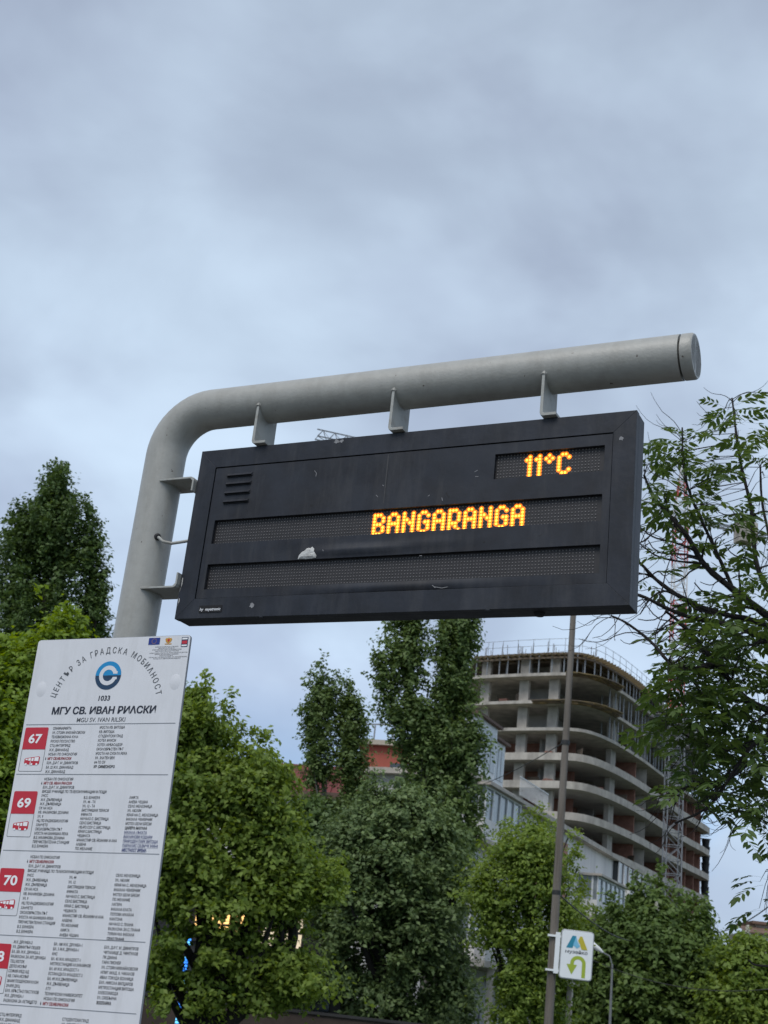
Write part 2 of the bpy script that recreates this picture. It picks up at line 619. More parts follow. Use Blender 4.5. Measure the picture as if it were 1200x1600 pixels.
for xb in (.243, .845, 1.448):
    x = xb - PX
    h = MB()
    y0, y1 = -.075, .075
    t = .011
    r_ = .013
    # one bent plate: upright web, small bend, foot lying on the case
    prof = [(x, ZA - .03), (x, z0 + .004 + r_), (x + r_ * .3, z0 + .004 + r_ * .3), (x + r_, z0 + .004), (x + .062, z0 + .004), (x + .062, z0 + .004 + t),
            (x + r_ + .002, z0 + .004 + t), (x + t + .001, z0 + .004 + r_ + .002), (x + t, ZA - .03)]
    h.prism(prof, y0, y1)
    b_ = h.build('hanger_bracket', M_brk, post, bevel=.0012)
    w = MB()
    w.tube([(x + .004, y0 + .003, ZA - .050), (x + .004, y0 + .012, ZA - .040), (x + .016, y0 + .010, ZA - .046)], [.011, .018, .010], 8)
    w.build('weld', M_pipe, b_, smooth=True)
for zz, sgn in ((-.117, -1), (-.588, 1)):
    z = SO.z + zz
    xe = -PX - .0035
    t = .008
    r_ = .016
    prof = [(.045, z), (xe - r_, z), (xe - r_ * .3, z + sgn * r_ * .3), (xe, z + sgn * r_), (xe, z + sgn * .062), (xe - t, z + sgn * .062), (xe - t, z + sgn * (r_ + .003)),
            (xe - r_ - .002, z + sgn * t), (.045, z + sgn * t)]
    MB().prism(prof, -.075, .07).build('side_bracket', M_brk, post, bevel=.0012)
zc = SO.z - .375
MB().tube([(.070, -.052, zc + .012), (.085, -.062, zc + .004), (.105, -.062, zc - .012), (.14, -.05, zc - .018), (.175, -.03, zc - .006), (.20, -.01, zc + .006), (.216, 0, zc + .010)], .0065, 10).build('power_cable', M_brk, post, smooth=True)
MB().tube([(.064, -.048, zc + .014), (.076, -.058, zc + .010)], [.016, .011], 12).build('cable_gland', M_chute, post, smooth=True)

disp = thing('led_display', 'wide charcoal metal display board lit with orange lettering under the pipe arm', 'display board', SO, YAW)
bw = .078
# case behind the frame
cs = MB()
cs.box((.0005, .0312, -SH + .0005), (SW - .0005, SD, -.0005))
cs.build('case', M_case, disp, bevel=.003)
# four mitred frame rails
g = .0002
ox0, ox1, oz0, oz1 = .0, SW, 0.0, -SH
ix0, ix1, iz0, iz1 = .078, 1.7185, -.0775, -.632
rails = [[(ox0 + g, oz0), (ox1 - g, oz0), (ix1 - g, iz0), (ix0 + g, iz0)],
         [(ox1, oz0 - g), (ox1, oz1 + g), (ix1, iz1 + g), (ix1, iz0 - g)],
         [(ox1 - g, oz1), (ox0 + g, oz1), (ix0 + g, iz1), (ix1 - g, iz1)],
         [(ox0, oz1 + g), (ox0, oz0 - g), (ix0, iz0 - g), (ix0, iz1 + g)]]
for p_ in rails:
    MB().prism(p_, 0, .0308).build('frame_rail', M_case, disp, bevel=.0007)
# door with three display openings
wins = [(1.2815, 1.6895, -.1225, -.2205), (.1125, 1.6885, -.3065, -.4055), (.1125, 1.6905, -.4915, -.5945)]
dx0, dx1, dz0, dz1 = ix0 + .004, ix1 - .002, iz0 - .004, iz1 + .0015
xs_ = sorted({dx0, dx1} | {w[0] for w in wins} | {w[1] for w in wins})
zs_ = sorted({dz0, dz1} | {w[2] for w in wins} | {w[3] for w in wins}, reverse=True)


def in_win(x, z):
    return any(w[0] < x < w[1] and w[3] < z < w[2] for w in wins)


xg = []
for a, b in zip(xs_[:-1], xs_[1:]):
    n = max(1, int((b - a) / .02))
    xg += [a + (b - a) * k / n for k in range(n)]
xg.append(xs_[-1])
zg = []
for a, b in zip(zs_[:-1], zs_[1:]):
    n = max(1, int((a - b) / .012))
    zg += [a + (b - a) * k / n for k in range(n)]
zg.append(zs_[-1])


def door_y(x, z):
    """pressed sheet with a few dents from vandals; y of the front surface"""
    y = .0025
    for cx, cz, rx, rz_, d in ((.76, -.463, .22, .016, -.012), (.95, -.613, .40, .015, -.009), (.70, -.20, .30, .08, .0022), (1.12, -.22, .2, .07, .002), (.47, -.457, .07, .03, .0025), (1.05, -.45, .2, .02, -.003)):
        q = ((x - cx) / rx) ** 2 + ((z - cz) / rz_) ** 2
        y += d * math.exp(-q * 1.6)
    y += .0009 * mnoise.noise(Vector((x * 5, z * 5, 3)))
    return y


bm = bmesh.new()
gv = {}
for i in range(len(xg) - 1):
    for j in range(len(zg) - 1):
        if in_win((xg[i] + xg[i + 1]) / 2, (zg[j] + zg[j + 1]) / 2):
            continue
        q = []
        for a, b in ((i, j), (i + 1, j), (i + 1, j + 1), (i, j + 1)):
            if (a, b) not in gv:
                gv[(a, b)] = bm.verts.new((xg[a], door_y(xg[a], zg[b]), zg[b]))
            q.append(gv[(a, b)])
        bm.faces.new(q)
bmesh.ops.recalc_face_normals(bm, faces=bm.faces)
ext = bmesh.ops.extrude_edge_only(bm, edges=[e for e in bm.edges if e.is_boundary])
for v in [e for e in ext['geom'] if isinstance(e, bmesh.types.BMVert)]:
    v.co.y = .0160
bmesh.ops.recalc_face_normals(bm, faces=bm.faces)
me = bpy.data.meshes.new('door_panel')
bm.to_mesh(me)
bm.free()
me.polygons.foreach_set('use_smooth', [True] * len(me.polygons))
me.set_sharp_from_angle(angle=R(50))
door = link('door_panel', me, M_door, disp)
# louvre vents pressed into the door
for z in (-.124, -.1605, -.1995, -.237):
    lv = MB()
    xa, xb = .139, .258
    lv.add([(xa, .002, z + .014), (xb, .002, z + .014), (xa + .004, -.0085, z + .002), (xb - .004, -.0085, z + .002), (xa, .002, z - .001), (xb, .002, z - .001), (xa + .004, -.0065, z + .001), (xb - .004, -.0065, z + .001)],
           [(0, 1, 3, 2), (2, 3, 7, 6), (0, 2, 6, 4), (1, 5, 7, 3)])
    l_ = lv.build('louvre', M_door, door)
    MB().box((xa + .003, -.0005, z - .0035), (xb - .003, .0015, z + .004)).build('slot', M_black, l_)
LP, LV = .01214, .0124
FONT = {'B': ['111.', '1..1', '1..1', '111.', '1..1', '1..1', '111.'], 'A': ['.11.', '1..1', '1..1', '1111', '1..1', '1..1', '1..1'],
        'N': ['1..1', '1..1', '11.1', '1.11', '1..1', '1..1', '1..1'], 'G': ['.11.', '1..1', '1...', '1.11', '1..1', '1..1', '.11.'],
        'R': ['111.', '1..1', '1..1', '1..1', '111.', '1.1.', '1..1'], '1': ['.1', '11', '.1', '.1', '.1', '.1', '.1'],
        '°': ['.1.', '1.1', '.1.', '...', '...', '...', '...'], 'C': ['.11.', '1..1', '1...', '1...', '1...', '1..1', '.11.']}


def dome(mb, x, z, r, y, h, n=8):
    vs = [(x + r * math.cos(2 * PI * k / n), y, z + r * math.sin(2 * PI * k / n)) for k in range(n)]
    vs += [(x + r * .6 * math.cos(2 * PI * k / n), y - h * .8, z + r * .6 * math.sin(2 * PI * k / n)) for k in range(n)]
    vs.append((x, y - h, z))
    fs = [(k, (k + 1) % n, n + (k + 1) % n, n + k) for k in range(n)] + [(n + k, n + (k + 1) % n, 2 * n) for k in range(n)]
    mb.add(vs, fs)


YB = .019
specs = [(1.2895, -.1256, .0119, 32, [('1', 9), ('1', 12), ('°', 15), ('C', 19)]),
         (.1215, -.3128, .0125, 128, [(c, 57 + 5 * i) for i, c in enumerate('BANGARANGA')]), (.1216, -.5012, .0121, 128, [])]
for wi, (w, (lx, lz, pv, nc, msg)) in enumerate(zip(wins, specs)):
    lb = MB().box((w[0] - .003, YB, w[3] - .012), (w[1] + .003, YB + .004, w[2] + .003)).build('led_panel', M_led_board, disp)
    lit = set()
    for ch, c0 in msg:
        lc, lr = MB(), MB()
        for r_, row in enumerate(FONT[ch]):
            for c_, v in enumerate(row):
                if v == '1':
                    lit.add((c0 + c_, r_ + 1))
                    dome(lc, lx + (c0 + c_) * LP, lz - (r_ + 1) * pv, .0043, YB - .0012, .003)
                    disc(lr, lx + (c0 + c_) * LP, lz - (r_ + 1) * pv, .0100, YB - .0004 - .0001 * ((c_ % 2) * 2 + r_ % 2), 12)  # added glowing disc imitates bloom around the dot, no part of the LED
        glow_disc = lr.build('letter_glow', M_led_bloom, lb)
        lc.build('lit_letter', M_led_on, lb)
    off = MB()
    for c_ in range(nc):
        for r_ in range(8):
            if (c_, r_) not in lit:
                dome(off, lx + c_ * LP, lz - r_ * pv, .0030, YB - .0004, .002, 6)
    stuff(off.build('unlit_leds', M_led_off, lb))
# module seams of the long rows
for w in wins[1:]:
    pass
# torn white patch, scratches and scuffs
rnd = random.Random(5)


def blotch(name, pts_, y, m, par, depth=.0015):
    MB().prism(pts_, y - depth, y + .003).build(name, m, par)


P0 = [(.515, -.4895), (.517, -.476), (.528, -.463), (.541, -.457), (.549, -.448), (.557, -.446), (.565, -.448), (.571, -.442), (.577, -.447), (.582, -.452), (.583, -.462), (.589, -.470), (.595, -.480), (.592, -.487), (.575, -.4895), (.55, -.4905)]
tp = MB()
cx_, cz_ = .555, -.468
vs = [(cx_, -.006, cz_)] + [(x, door_y(x, z) - .0012, z) for x, z in P0] + [(cx_ + (x - cx_) * .6, -.0035 - .002 * rnd.random(), cz_ + (z - cz_) * .6) for x, z in P0]
n = len(P0)
fs = [(1 + i, 1 + (i + 1) % n, 1 + n + (i + 1) % n, 1 + n + i) for i in range(n)] + [(0, 1 + n + i, 1 + n + (i + 1) % n) for i in range(n)]
tp.add(vs, fs).build('torn_patch', M_chip, door)
sc = MB()


def scratch(pts_, w):
    for (xa, za), (xb, zb) in zip(pts_[:-1], pts_[1:]):
        dx, dz = xb - xa, zb - za
        l = math.hypot(dx, dz) or 1
        nx, nz_ = -dz / l * w / 2, dx / l * w / 2
        ym = min(door_y(xa, za), door_y(xb, zb)) - .0006
        sc.add([(xa - nx, ym, za - nz_), (xb - nx, ym, zb - nz_), (xb + nx, ym, zb + nz_), (xa + nx, ym, za + nz_)], [(0, 1, 2, 3)])


for pxs in ([(491, 735), (494, 739), (493, 744)], [(741, 737), (746, 734)], [(742, 744), (747, 744)], [(597, 757), (599, 759)], [(587, 773), (590, 776)],
            [(690, 777), (691, 782)], [(668, 775), (671, 773)], [(505, 859), (506, 862)], [(655, 868), (659, 868)], [(679, 917), (690, 919), (700, 917)], [(676, 915), (681, 919)]):
    q = []
    for px, py in pxs:
        Q = (Matrix.Translation(SO) @ rz).inverted()
        c_ = Q @ CAM
        d_ = (Q.to_3x3() @ ray(px, py))
        t_ = -c_.y / d_.y
        q.append(((c_ + d_ * t_).x, (c_ + d_ * t_).z))
    scratch(q, .0022)
sc.build('scratches', M_scuff, door)
MB().add([(.846, door_y(.848, -.09) - .0005, -.085), (.852, door_y(.848, -.09) - .0005, -.085), (.853, door_y(.85, -.28) - .0005, -.285), (.849, door_y(.85, -.28) - .0005, -.285)], [(0, 1, 2, 3)]).build('drip_mark', mat('pale_drip', (.055, .056, .06), .7, vary=.4, scale=30), door)
# scuffed pale patches on the frame
for (x, z, r_) in ((.345, -.668, .014), (.62, -.012, .012), (.64, -.013, .010), (1.748, -.104, .010)):
    pp_ = []
    for k in range(11):
        t = 2 * PI * k / 11
        rr = r_ * (.55 + .6 * rnd.random())
        pp_.append((x + rr * math.cos(t), z + rr * .8 * math.sin(t)))
    MB().prism(pp_, -.0004, .001).build('scuff', M_scuff, disp)
# chipped paint on the left end of the case
for (z, zz, dpt) in ((-.535, -.60, .022), (-.62, -.66, .013)):
    MB().add([(-.0006, .001, z), (-.0006, .001 + dpt * .6, z + .01), (-.0006, .001 + dpt, (z + zz) / 2), (-.0006, .001 + dpt * .4, zz), (-.0006, .001, zz - .006),
              (.009, -.0006, z - .01), (.010, -.0006, (z + zz) / 2), (.004, -.0006, zz)], [(0, 1, 2, 3, 4), (0, 4, 7, 6, 5)]).build('chipped_paint', M_chip, disp)
# maker's plate
mp_ = MB().box((.1085, -.0022, -.6895), (.2105, .0005, -.6615)).build('maker_plate', M_black, disp)
tm = MB()
text(tm, 'hy  nayatronic', .1125, -.682, .0115, y=-.0028, width=.094, bold=.015, shear=.15)
tm.build('maker_lettering', M_white, mp_)
# small sensor under the case
MB().tube([(1.47, .055, -SH - .012), (1.47, .055, -SH + .002)], [.016, .022], 16).build('light_sensor', M_black, disp, smooth=True)
for xb_ in (.39, 1.30):
    MB().tube([(xb_, .004, -SH - .004), (xb_, .004, -SH + .002)], .009, 10).build('case_screw', M_case, disp)

# ------------------------------------------------------------------ bus stop information board
BO = Vector((-1.29056, 5.05050, 2.79156))
board = thing('bus_stop_board', 'white bus stop board printed with route numbers and stop lists on the grey post', 'sign board', BO)
board.rotation_mode = 'QUATERNION'
board.rotation_quaternion = (Matrix.Rotation(R(-21.54), 3, 'Z') @ Matrix.Rotation(R(-1.134), 3, 'X') @ Matrix.Rotation(R(-2.34), 3, 'Y')).to_quaternion()
BW, BH = .6665, 1.95
cr_ = .012


def rrect(x0, z0, x1, z1, r, n=4):
    out = []
    for cx, cz, a in ((x1 - r, z1 - r, 0), (x0 + r, z1 - r, 90), (x0 + r, z0 + r, 180), (x1 - r, z0 + r, 270)):
        for k in range(n + 1):
            t = R(a + 90 * k / n)
            out.append((cx + r * math.cos(t), cz + r * math.sin(t)))
    return out


MB().prism(rrect(0, -BH, BW, 0, cr_), 0, .006).build('panel', M_board, board)
MB().prism(rrect(-.0016, -BH - .0016, BW + .0016, .0016, cr_ + .0016), .0015, .0105).build('panel_edge', M_edge, board)
for zz in (-.19, -1.55):
    MB().box((.02, .011, zz - .025), (BW - .02, .026, zz + .025)).build('mounting_strap', M_brk, board)
for (x, z) in ((.051, -.197), (.628, -.180)):
    bmb = MB()
    vs = [(x, -.0034, z)]
    N = 14
    for rr, yy in ((.5, -.0026), (1.0, .0004)):
        for k in range(N):
            t = 2 * PI * k / N
            vs.append((x + .024 * rr * math.cos(t), yy, z + .034 * rr * math.sin(t)))
    fs = [(0, 1 + k, 1 + (k + 1) % N) for k in range(N)] + [(1 + k, 1 + N + k, 1 + N + (k + 1) % N, 1 + (k + 1) % N) for k in range(N)]
    bmb.add(vs, fs).build('fixing_bulge', M_board, board, smooth=True)

YT = -.0010
# arched heading
arc = MB()
pA, pB, pC = (.1112, -.221), (.3244, -.0494), (.565, -.2194)
ax, ay = pA
bx_, by_ = pB
cx, cy = pC
d_ = 2 * (ax * (by_ - cy) + bx_ * (cy - ay) + cx * (ay - by_))
ux = ((ax * ax + ay * ay) * (by_ - cy) + (bx_ * bx_ + by_ * by_) * (cy - ay) + (cx * cx + cy * cy) * (ay - by_)) / d_
uy = ((ax * ax + ay * ay) * (cx - bx_) + (bx_ * bx_ + by_ * by_) * (ax - cx) + (cx * cx + cy * cy) * (bx_ - ax)) / d_
ra = math.hypot(ax - ux, ay - uy)
cap_a = .0245
rb = ra - cap_a / 2
msg = 'ЦЕНТЪР ЗА ГРАДСКА МОБИΛНОСТ'
a0 = math.atan2(ay - uy, ax - ux)
a1 = math.atan2(cy - uy, cx - ux)
adv = []
for ch in msg:
    if ch == ' ':
        adv.append(.42)
    else:
        vs_, _ = glyph_mesh(ch)
        adv.append((vs_[:, 0].max() - vs_[:, 0].min()) + .14)
tot = sum(adv) - adv[0] / 2 - adv[-1] / 2
pos = 0
for i, ch in enumerate(msg):
    if i:
        pos += (adv[i - 1] + adv[i]) / 2
    t = a0 + (a1 - a0) * pos / tot
    if ch == ' ':
        arc.build('heading_word', M_tgrey, board)
        arc = MB()
    else:
        text(arc, ch, ux + rb * math.cos(t), uy + rb * math.sin(t), cap_a, y=YT, xs=.76, bold=.006, align='C', rot=t - PI / 2)
arc.build('heading_word', M_tgrey, board)
# round C emblem in two blues
lg = (.338, -.149)
ra_, rb_ = .0555, .0555
top, bot = MB(), MB()
for mb_, s0, s1 in ((top, 0, PI), (bot, PI, 2 * PI)):
    nseg = 28
    pts_ = [(lg[0] + ra_ * math.cos(s0 + (s1 - s0) * k / nseg), lg[1] + ra_ * math.sin(s0 + (s1 - s0) * k / nseg)) for k in range(nseg + 1)]
    poly(mb_, pts_, YT)
top.build('emblem_upper', M_cyan, board)
bot.build('emblem_lower', M_logo_navy, board)
cl = MB()
disc(cl, lg[0], lg[1], .0385, YT - .0006, 40, .0225, R(24), R(336))
for s_ in (1, -1):     # flat cut ends of the letter
    poly(cl, [(lg[0] + .0205, lg[1] + s_ * .0092), (lg[0] + .0352, lg[1] + s_ * .0157), (lg[0] + .0395, lg[1] + s_ * .0157), (lg[0] + .0395, lg[1] + s_ * .006), (lg[0] + .0205, lg[1] + s_ * .006)], YT - .0007)
cl.build('emblem_letter', M_board, board)
mid = MB()
poly(mid, [(lg[0] - .005, lg[1] - .006), (lg[0] + .052, lg[1] - .006), (lg[0] + .055, lg[1] - .0002), (lg[0] - .005, lg[1] - .0002)], YT - .0012)
mid.build('emblem_bar_lower', M_logo_navy, board)
mid = MB()
poly(mid, [(lg[0] - .005, lg[1]), (lg[0] + .055, lg[1]), (lg[0] + .052, lg[1] + .006), (lg[0] - .005, lg[1] + .006)], YT - .0012)
mid.build('emblem_bar_upper', M_cyan, board)
t1 = MB()
text(t1, '1033', .3365, -.2462, .0195, y=YT, width=.050, bold=.02, align='C', shear=.08)
for k_ in range(3):
    text(t1, 'МГУ СВ. ИВАН РИΛСКИ', .1159 + .0006 * k_, -.2966, .0272, y=YT - .0002 * k_, width=.447, bold=.020, shear=.06)
t1.build('stop_name', M_tdark, board)
t2 = MB()
text(t2, 'MGU SV. IVAN RILSKI', .232, -.3279, .0172, y=YT, width=.209, bold=.004, shear=.08)
t2.build('stop_name_latin', M_tgrey, board)
# corner logos and small print
fl = MB()
poly(fl, [(.4916, -.0329), (.5397, -.0329), (.5397, -.006), (.4916, -.006)], YT)
flag = fl.build('blue_flag', M_eu, board)
st = MB()
for k in range(12):
    disc(st, .5156 + .0095 * math.cos(PI * k / 6), -.0194 + .0095 * math.sin(PI * k / 6), .0014, YT - .0006, 5)
st.build('flag_stars', M_gold, flag)
em = MB()
poly(em, [(.562, -.012), (.568, -.008), (.573, -.010), (.5765, -.005), (.580, -.010), (.585, -.008), (.591, -.012), (.588, -.022), (.584, -.026), (.5765, -.0285), (.569, -.026), (.565, -.022)], YT)
poly(em, [(.561, -.030), (.592, -.030), (.589, -.0335), (.564, -.0335)], YT)
em_ = em.build('gold_crest', M_gold, board)
es = MB()
poly(es, [(.5725, -.013), (.5805, -.013), (.5805, -.020), (.5765, -.024), (.5725, -.020)], YT - .0006)
es.build('crest_shield', M_red, em_)
lgp = MB()
poly(lgp, [(.632, -.007), (.659, -.007), (.659, -.045), (.632, -.045)], YT)
lgo = lgp.build('dark_logo', M_logo_navy, board)
l2 = MB()
poly(l2, [(.6345, -.010), (.6565, -.010), (.6565, -.0165), (.6345, -.0165)], YT - .0006)
poly(l2, [(.6345, -.037), (.6565, -.037), (.6565, -.0425), (.6345, -.0425)], YT - .0006)
l2.build('logo_stripe', M_white, lgo)
l3 = MB()
poly(l3, [(.6345, -.021), (.6565, -.021), (.6565, -.033), (.6345, -.033)], YT - .0006)
l3.build('logo_mark', M_red, lgo)
sp = MB()
for i, (s_, xc, wd) in enumerate((('ЕВРОПЕЙСКИ СЪЮЗ', .572, .098), ('ЕВРОПЕЙСКИ ФОНД ЗА', .572, .07), ('РЕГИОНАΛНО РАЗВИТИЕ', .575, .124), ('ИНВЕСТИРАМЕ ВЪВ ВАШЕТО БЪДЕЩЕ', .575, .10), ('ОПЕРАТИВНА ПРОГРАМА РЕГИОНАΛНО РАЗВИТИЕ', .5825, .16),
                                  ('ПРОЕКТ ИНТЕГРИРАН ГРАДСКИ', .575, .10), ('ТРАНСПОРТ', .575, .06), ('ПРОЕКТЪТ СЕ ФИНАНСИРА ОТ ЕВРОПЕЙСКИЯ', .5825, .16), ('ФОНД И ОТ ДЪРЖАВНИЯ БЮДЖЕТ', .580, .115))):
    text(sp, s_, xc, -.0440 - i * .0056 - (.0015 if i > 3 else 0), .0034, y=YT, width=wd, align='C', bold=.01)
sp.build('small_print', M_tgrey, board)
# ruled lines
rl = MB()
for z, x0_, x1_ in ((-.3357, .012, .652), (-.525, .007, .650), (-.8057, .008, .658), (-1.1026, .006, .650), (-1.3335, .006, .652)):
    rl.box((x0_, YT - .0002, z - .0010), (x1_, .0005, z + .0010))
rl.build('ruled_lines', M_edge, board)


def route(num, ztop, zmid, zbot, digits_w=.058):
    rb_ = MB()
    poly(rb_, [(.0125, zmid), (.1150, zmid), (.1150, ztop - .006), (.1135, ztop - .0015), (.109, ztop), (.018, ztop), (.014, ztop - .0015), (.0125, ztop - .006)], YT)
    box = rb_.build('route_box', M_red, board)
    nm = MB()
    text(nm, num, .0640, (ztop + zmid) / 2 - .0175, .0345, y=YT - .0007, width=digits_w, bold=.028, align='C')
    nm.build('route_number', M_white, box)
    fr = MB()
    out = rrect(.0122, zbot, .1155, zmid + .004, .006)
    inn = rrect(.0138, zbot + .0016, .1139, zmid + .0056, .005)
    n_ = len(out)
    fr.add([(x, YT + .0003, z) for x, z in out] + [(x, YT + .0003, z) for x, z in inn], [(i, (i + 1) % n_, n_ + (i + 1) % n_, n_ + i) for i in range(n_)])
    fr.build('icon_frame', M_tgrey, board)
    zc_ = (zmid + zbot) / 2
    bs = MB()      # long bus seen from its front corner
    poly(bs, [(.032, zc_ - .0105), (.032, zc_ + .004), (.036, zc_ + .008), (.094, zc_ + .0155), (.098, zc_ + .012), (.098, zc_ - .013), (.092, zc_ - .016), (.075, zc_ - .0185), (.045, zc_ - .0145)], YT)
    ic = bs.build('bus_icon', M_red, board)
    ww = MB()
    for xa, xb, za, zb in ((.037, .046, .001, .0055), (.049, .060, -.001, .0075), (.063, .072, -.002, .0085), (.0755, .094, -.002, .0115)):
        poly(ww, [(xa, zc_ + za), (xb, zc_ + za - .0007), (xb, zc_ + zb + .001), (xa, zc_ + zb)], YT - .0006)
    for xa in (.041, .066, .088):
        disc(ww, xa, zc_ - .0145, .0042, YT - .0006, 10)
    poly(ww, [(.058, zc_ - .0175), (.0605, zc_ - .0175), (.0605, zc_ - .004), (.058, zc_ - .004)], YT - .0006)
    ww.build('icon_windows', M_white, ic)


route('67', -.347, -.4312, -.515)
route('69', -.589, -.6725, -.757)
route('70', -.870, -.9527, -1.0363)
route('88', -1.132, -1.2158, -1.2995)

LH = .0101


def column(lines, x, z, pitch, dx=0.0):
    for i, s in enumerate(lines):
        m, b, s2 = M_tblack, .008, s
        ul = False
        while s2[:1] in '*#_>':
            c0 = s2[0]
            s2 = s2[1:]
            if c0 == '*':
                b = .03
            if c0 == '#':
                m, b = M_tred, .026
            if c0 == '_':
                m = M_tblue
                ul = True
            if not s2:
                break
        zb = z - i * pitch - LH / 2
        xx = x + dx * i
        mb_ = MB()
        s3 = s2.replace('Л', 'Λ')
        v_, _ = glyph_mesh(s3, b, .05)
        w = (v_[:, 0].max() - v_[:, 0].min()) * LH / .728 * .76
        text(mb_, s3, xx, zb, LH, y=YT, width=w, bold=b, shear=.05)
        if ul:
            poly(mb_, [(xx, zb - .0026), (xx + w, zb - .0026), (xx + w, zb - .0020), (xx, zb - .0020)], YT)
        if m is M_tred:   # small arrow before the current stop
            ar = MB()
            poly(ar, [(xx - .0095, zb + LH), (xx - .0075, zb + LH), (xx - .0075, zb + .004), (xx - .0055, zb + .004), (xx - .0085, zb - .001), (xx - .0115, zb + .004), (xx - .0095, zb + .004)], YT)
            ar.build('stop_arrow', M_tdark, board)
        mb_.build('stop_line', m, board)


column(['СЕМИНАРИЯТА', 'УЛ. СТОЯН МИХАЙЛОВСКИ', 'ТЕЛЕВИЗИОННА КУЛА', 'РУСКО ПОСОЛСТВО', 'СТЦ ИНТЕРПРЕД', 'Ж.К. ДИАНАБАД', 'НСБАЛ ПО ОНКОЛОГИЯ', '#МГУ СВ.ИВ.РИЛСКИ', 'БУЛ. Д-Р Г. М. ДИМИТРОВ', 'БЛ. 22 Ж.К. ДИАНАБАД', 'Ж.К. ДИАНАБАД'], .134, -.3511, .0164, -.0002)
column(['МОСТА КВ. ВИТОША', 'КВ. ВИТОША', 'СТУДЕНТСКИ ГРАД', 'ХОТЕЛ МАКСИ', 'ХОТЕЛ АМБАСАДОР', 'ОКОЛОВРЪСТЕН ПЪТ', 'МОСТА НА СУХАТА РЕКА', 'УЛ. ЗЛАТЕН ВЕК', '64-ТО ОУ', '*КВ. СИМЕОНОВО'], .337, -.3491, .01634)
column(['НСБАЛ ПО ОНКОЛОГИЯ', '#МГУ СВ. ИВАН РИЛСКИ', 'БУЛ. Д-Р Г. М. ДИМИТРОВ', 'ВИСШЕ УЧИЛИЩЕ ПО ТЕЛЕКОМУНИКАЦИИ И ПОЩИ', 'УНСС', 'Ж.К. ДЪРВЕНИЦА', 'Ж.К. ДЪРВЕНИЦА', 'СК НА НСА', 'КВ. МАЛИНОВА ДОЛИНА', 'УЛ. 9', 'НЦ ПО РАДИОБИОЛОГИЯ', 'ХАНЧЕТО', 'ОКОЛОВРЪСТЕН ПЪТ', 'МОСТА НА БАНИШКА РЕКА', 'В.З. МАЛИНОВА ДОЛИНА', 'ПРЕЧИСТВАТЕЛНА СТАНЦИЯ', 'В.З. БУНКЕРА'], .134, -.5429, .01532, -.00025)
column(['В.З. БУНКЕРА', 'УЛ. 44 - ТА', 'УЛ. 12 - ТА', 'БИСТРИШКИ ТЕРАСИ', 'МИНАТА', 'НАЧАЛО С. БИСТРИЦА', 'СЕЛО БИСТРИЦА', '192-РО СОУ С. БИСТРИЦА', 'КРАЯ С.БИСТРИЦА', 'ЧЕШМАТА', 'МАНАСТИР СВ. ЙОАКИМ И АНА', 'АЛБЕНА', 'ПО ЖЕЛАНИЕ'], .316, -.6101, .01528, -.0002)
column(['ЛИФТА', 'АНЕВА ЧЕШМА', 'СЕЛО ЖЕЛЕЗНИЦА', 'УЛ. ЛЮЛЯК', 'КРАЯ НА С. ЖЕЛЕЗНИЦА', 'МАХАЛА ЧЕМЕРНИК', 'МОТЕЛ БЕЛИ БРЕЗИ', '*ЦАРЕВА МАХАЛА', '_МАХАЛА ЛЪКАТА', '_ВАКЛИНОВИ КОШАРИ', '_ПРИРОДЕН ПАРК ВИТОША', '_ПАРАКЛИС СВ.ВМЧК МИНА', '_*МЕСТНОСТ ЯРЕМА'], .5055, -.6084, .0155)
column(['НСБАЛ ПО ОНКОЛОГИЯ', '#МГУ СВ.ИВ.РИЛСКИ', 'БУЛ. Д-Р Г. М. ДИМИТРОВ', 'ВИСШЕ УЧИЛИЩЕ ПО ТЕЛЕКОМУНИКАЦИИ И ПОЩИ', 'УНСС', 'Ж.К. ДЪРВЕНИЦА', 'Ж.К. ДЪРВЕНИЦА', 'СК НА НСА', 'КВ. МАЛИНОВА ДОЛИНА', 'УЛ. 9', 'НЦ ПО РАДИОБИОЛОГИЯ', 'ХАНЧЕТО', 'ОКОЛОВРЪСТЕН ПЪТ', 'МОСТА НА БАНИШКА РЕКА', 'ПРЕЧИСТВАТЕЛНА СТАНЦИЯ', 'В.З. БУНКЕРА', 'В.З. БУНКЕРА'], .1308, -.8268, .01629, -.00035)
column(['УЛ. 44', 'УЛ. 12', 'БИСТРИШКИ ТЕРАСИ', 'МИНАТА', 'НАЧАЛО С. БИСТРИЦА', 'СЕЛО БИСТРИЦА', 'КРАЯ С. БИСТРИЦА', 'ЧЕШМАТА', 'МАНАСТИР СВ. ЙОАКИМ И АНА', 'АЛБЕНА', 'ПО ЖЕЛАНИЕ', 'ЛИФТА', 'АНЕВА ЧЕШМА'], .3079, -.8947, .01648, -.00028)
column(['СЕЛО ЖЕЛЕЗНИЦА', 'УЛ. ЛЮЛЯК', 'КРАЯ НА С. ЖЕЛЕЗНИЦА', 'МАХАЛА ЧЕМЕРНИК', 'МОТЕЛ БЕЛИ БРЕЗИ', 'ПО ЖЕЛАНИЕ', 'ЛАГЕРА', 'МАХАЛА ЕЛАТА', 'ПОПОВА МАХАЛА', 'КАНТОНА', 'НАЧАЛО С. ПЛАНА', 'РАЗКЛОНА ЗА С. ПЛАНА', 'ТУРМАЧКА МАХАЛА', '*СЕЛО ПЛАНА'], .497, -.8826, .01651)
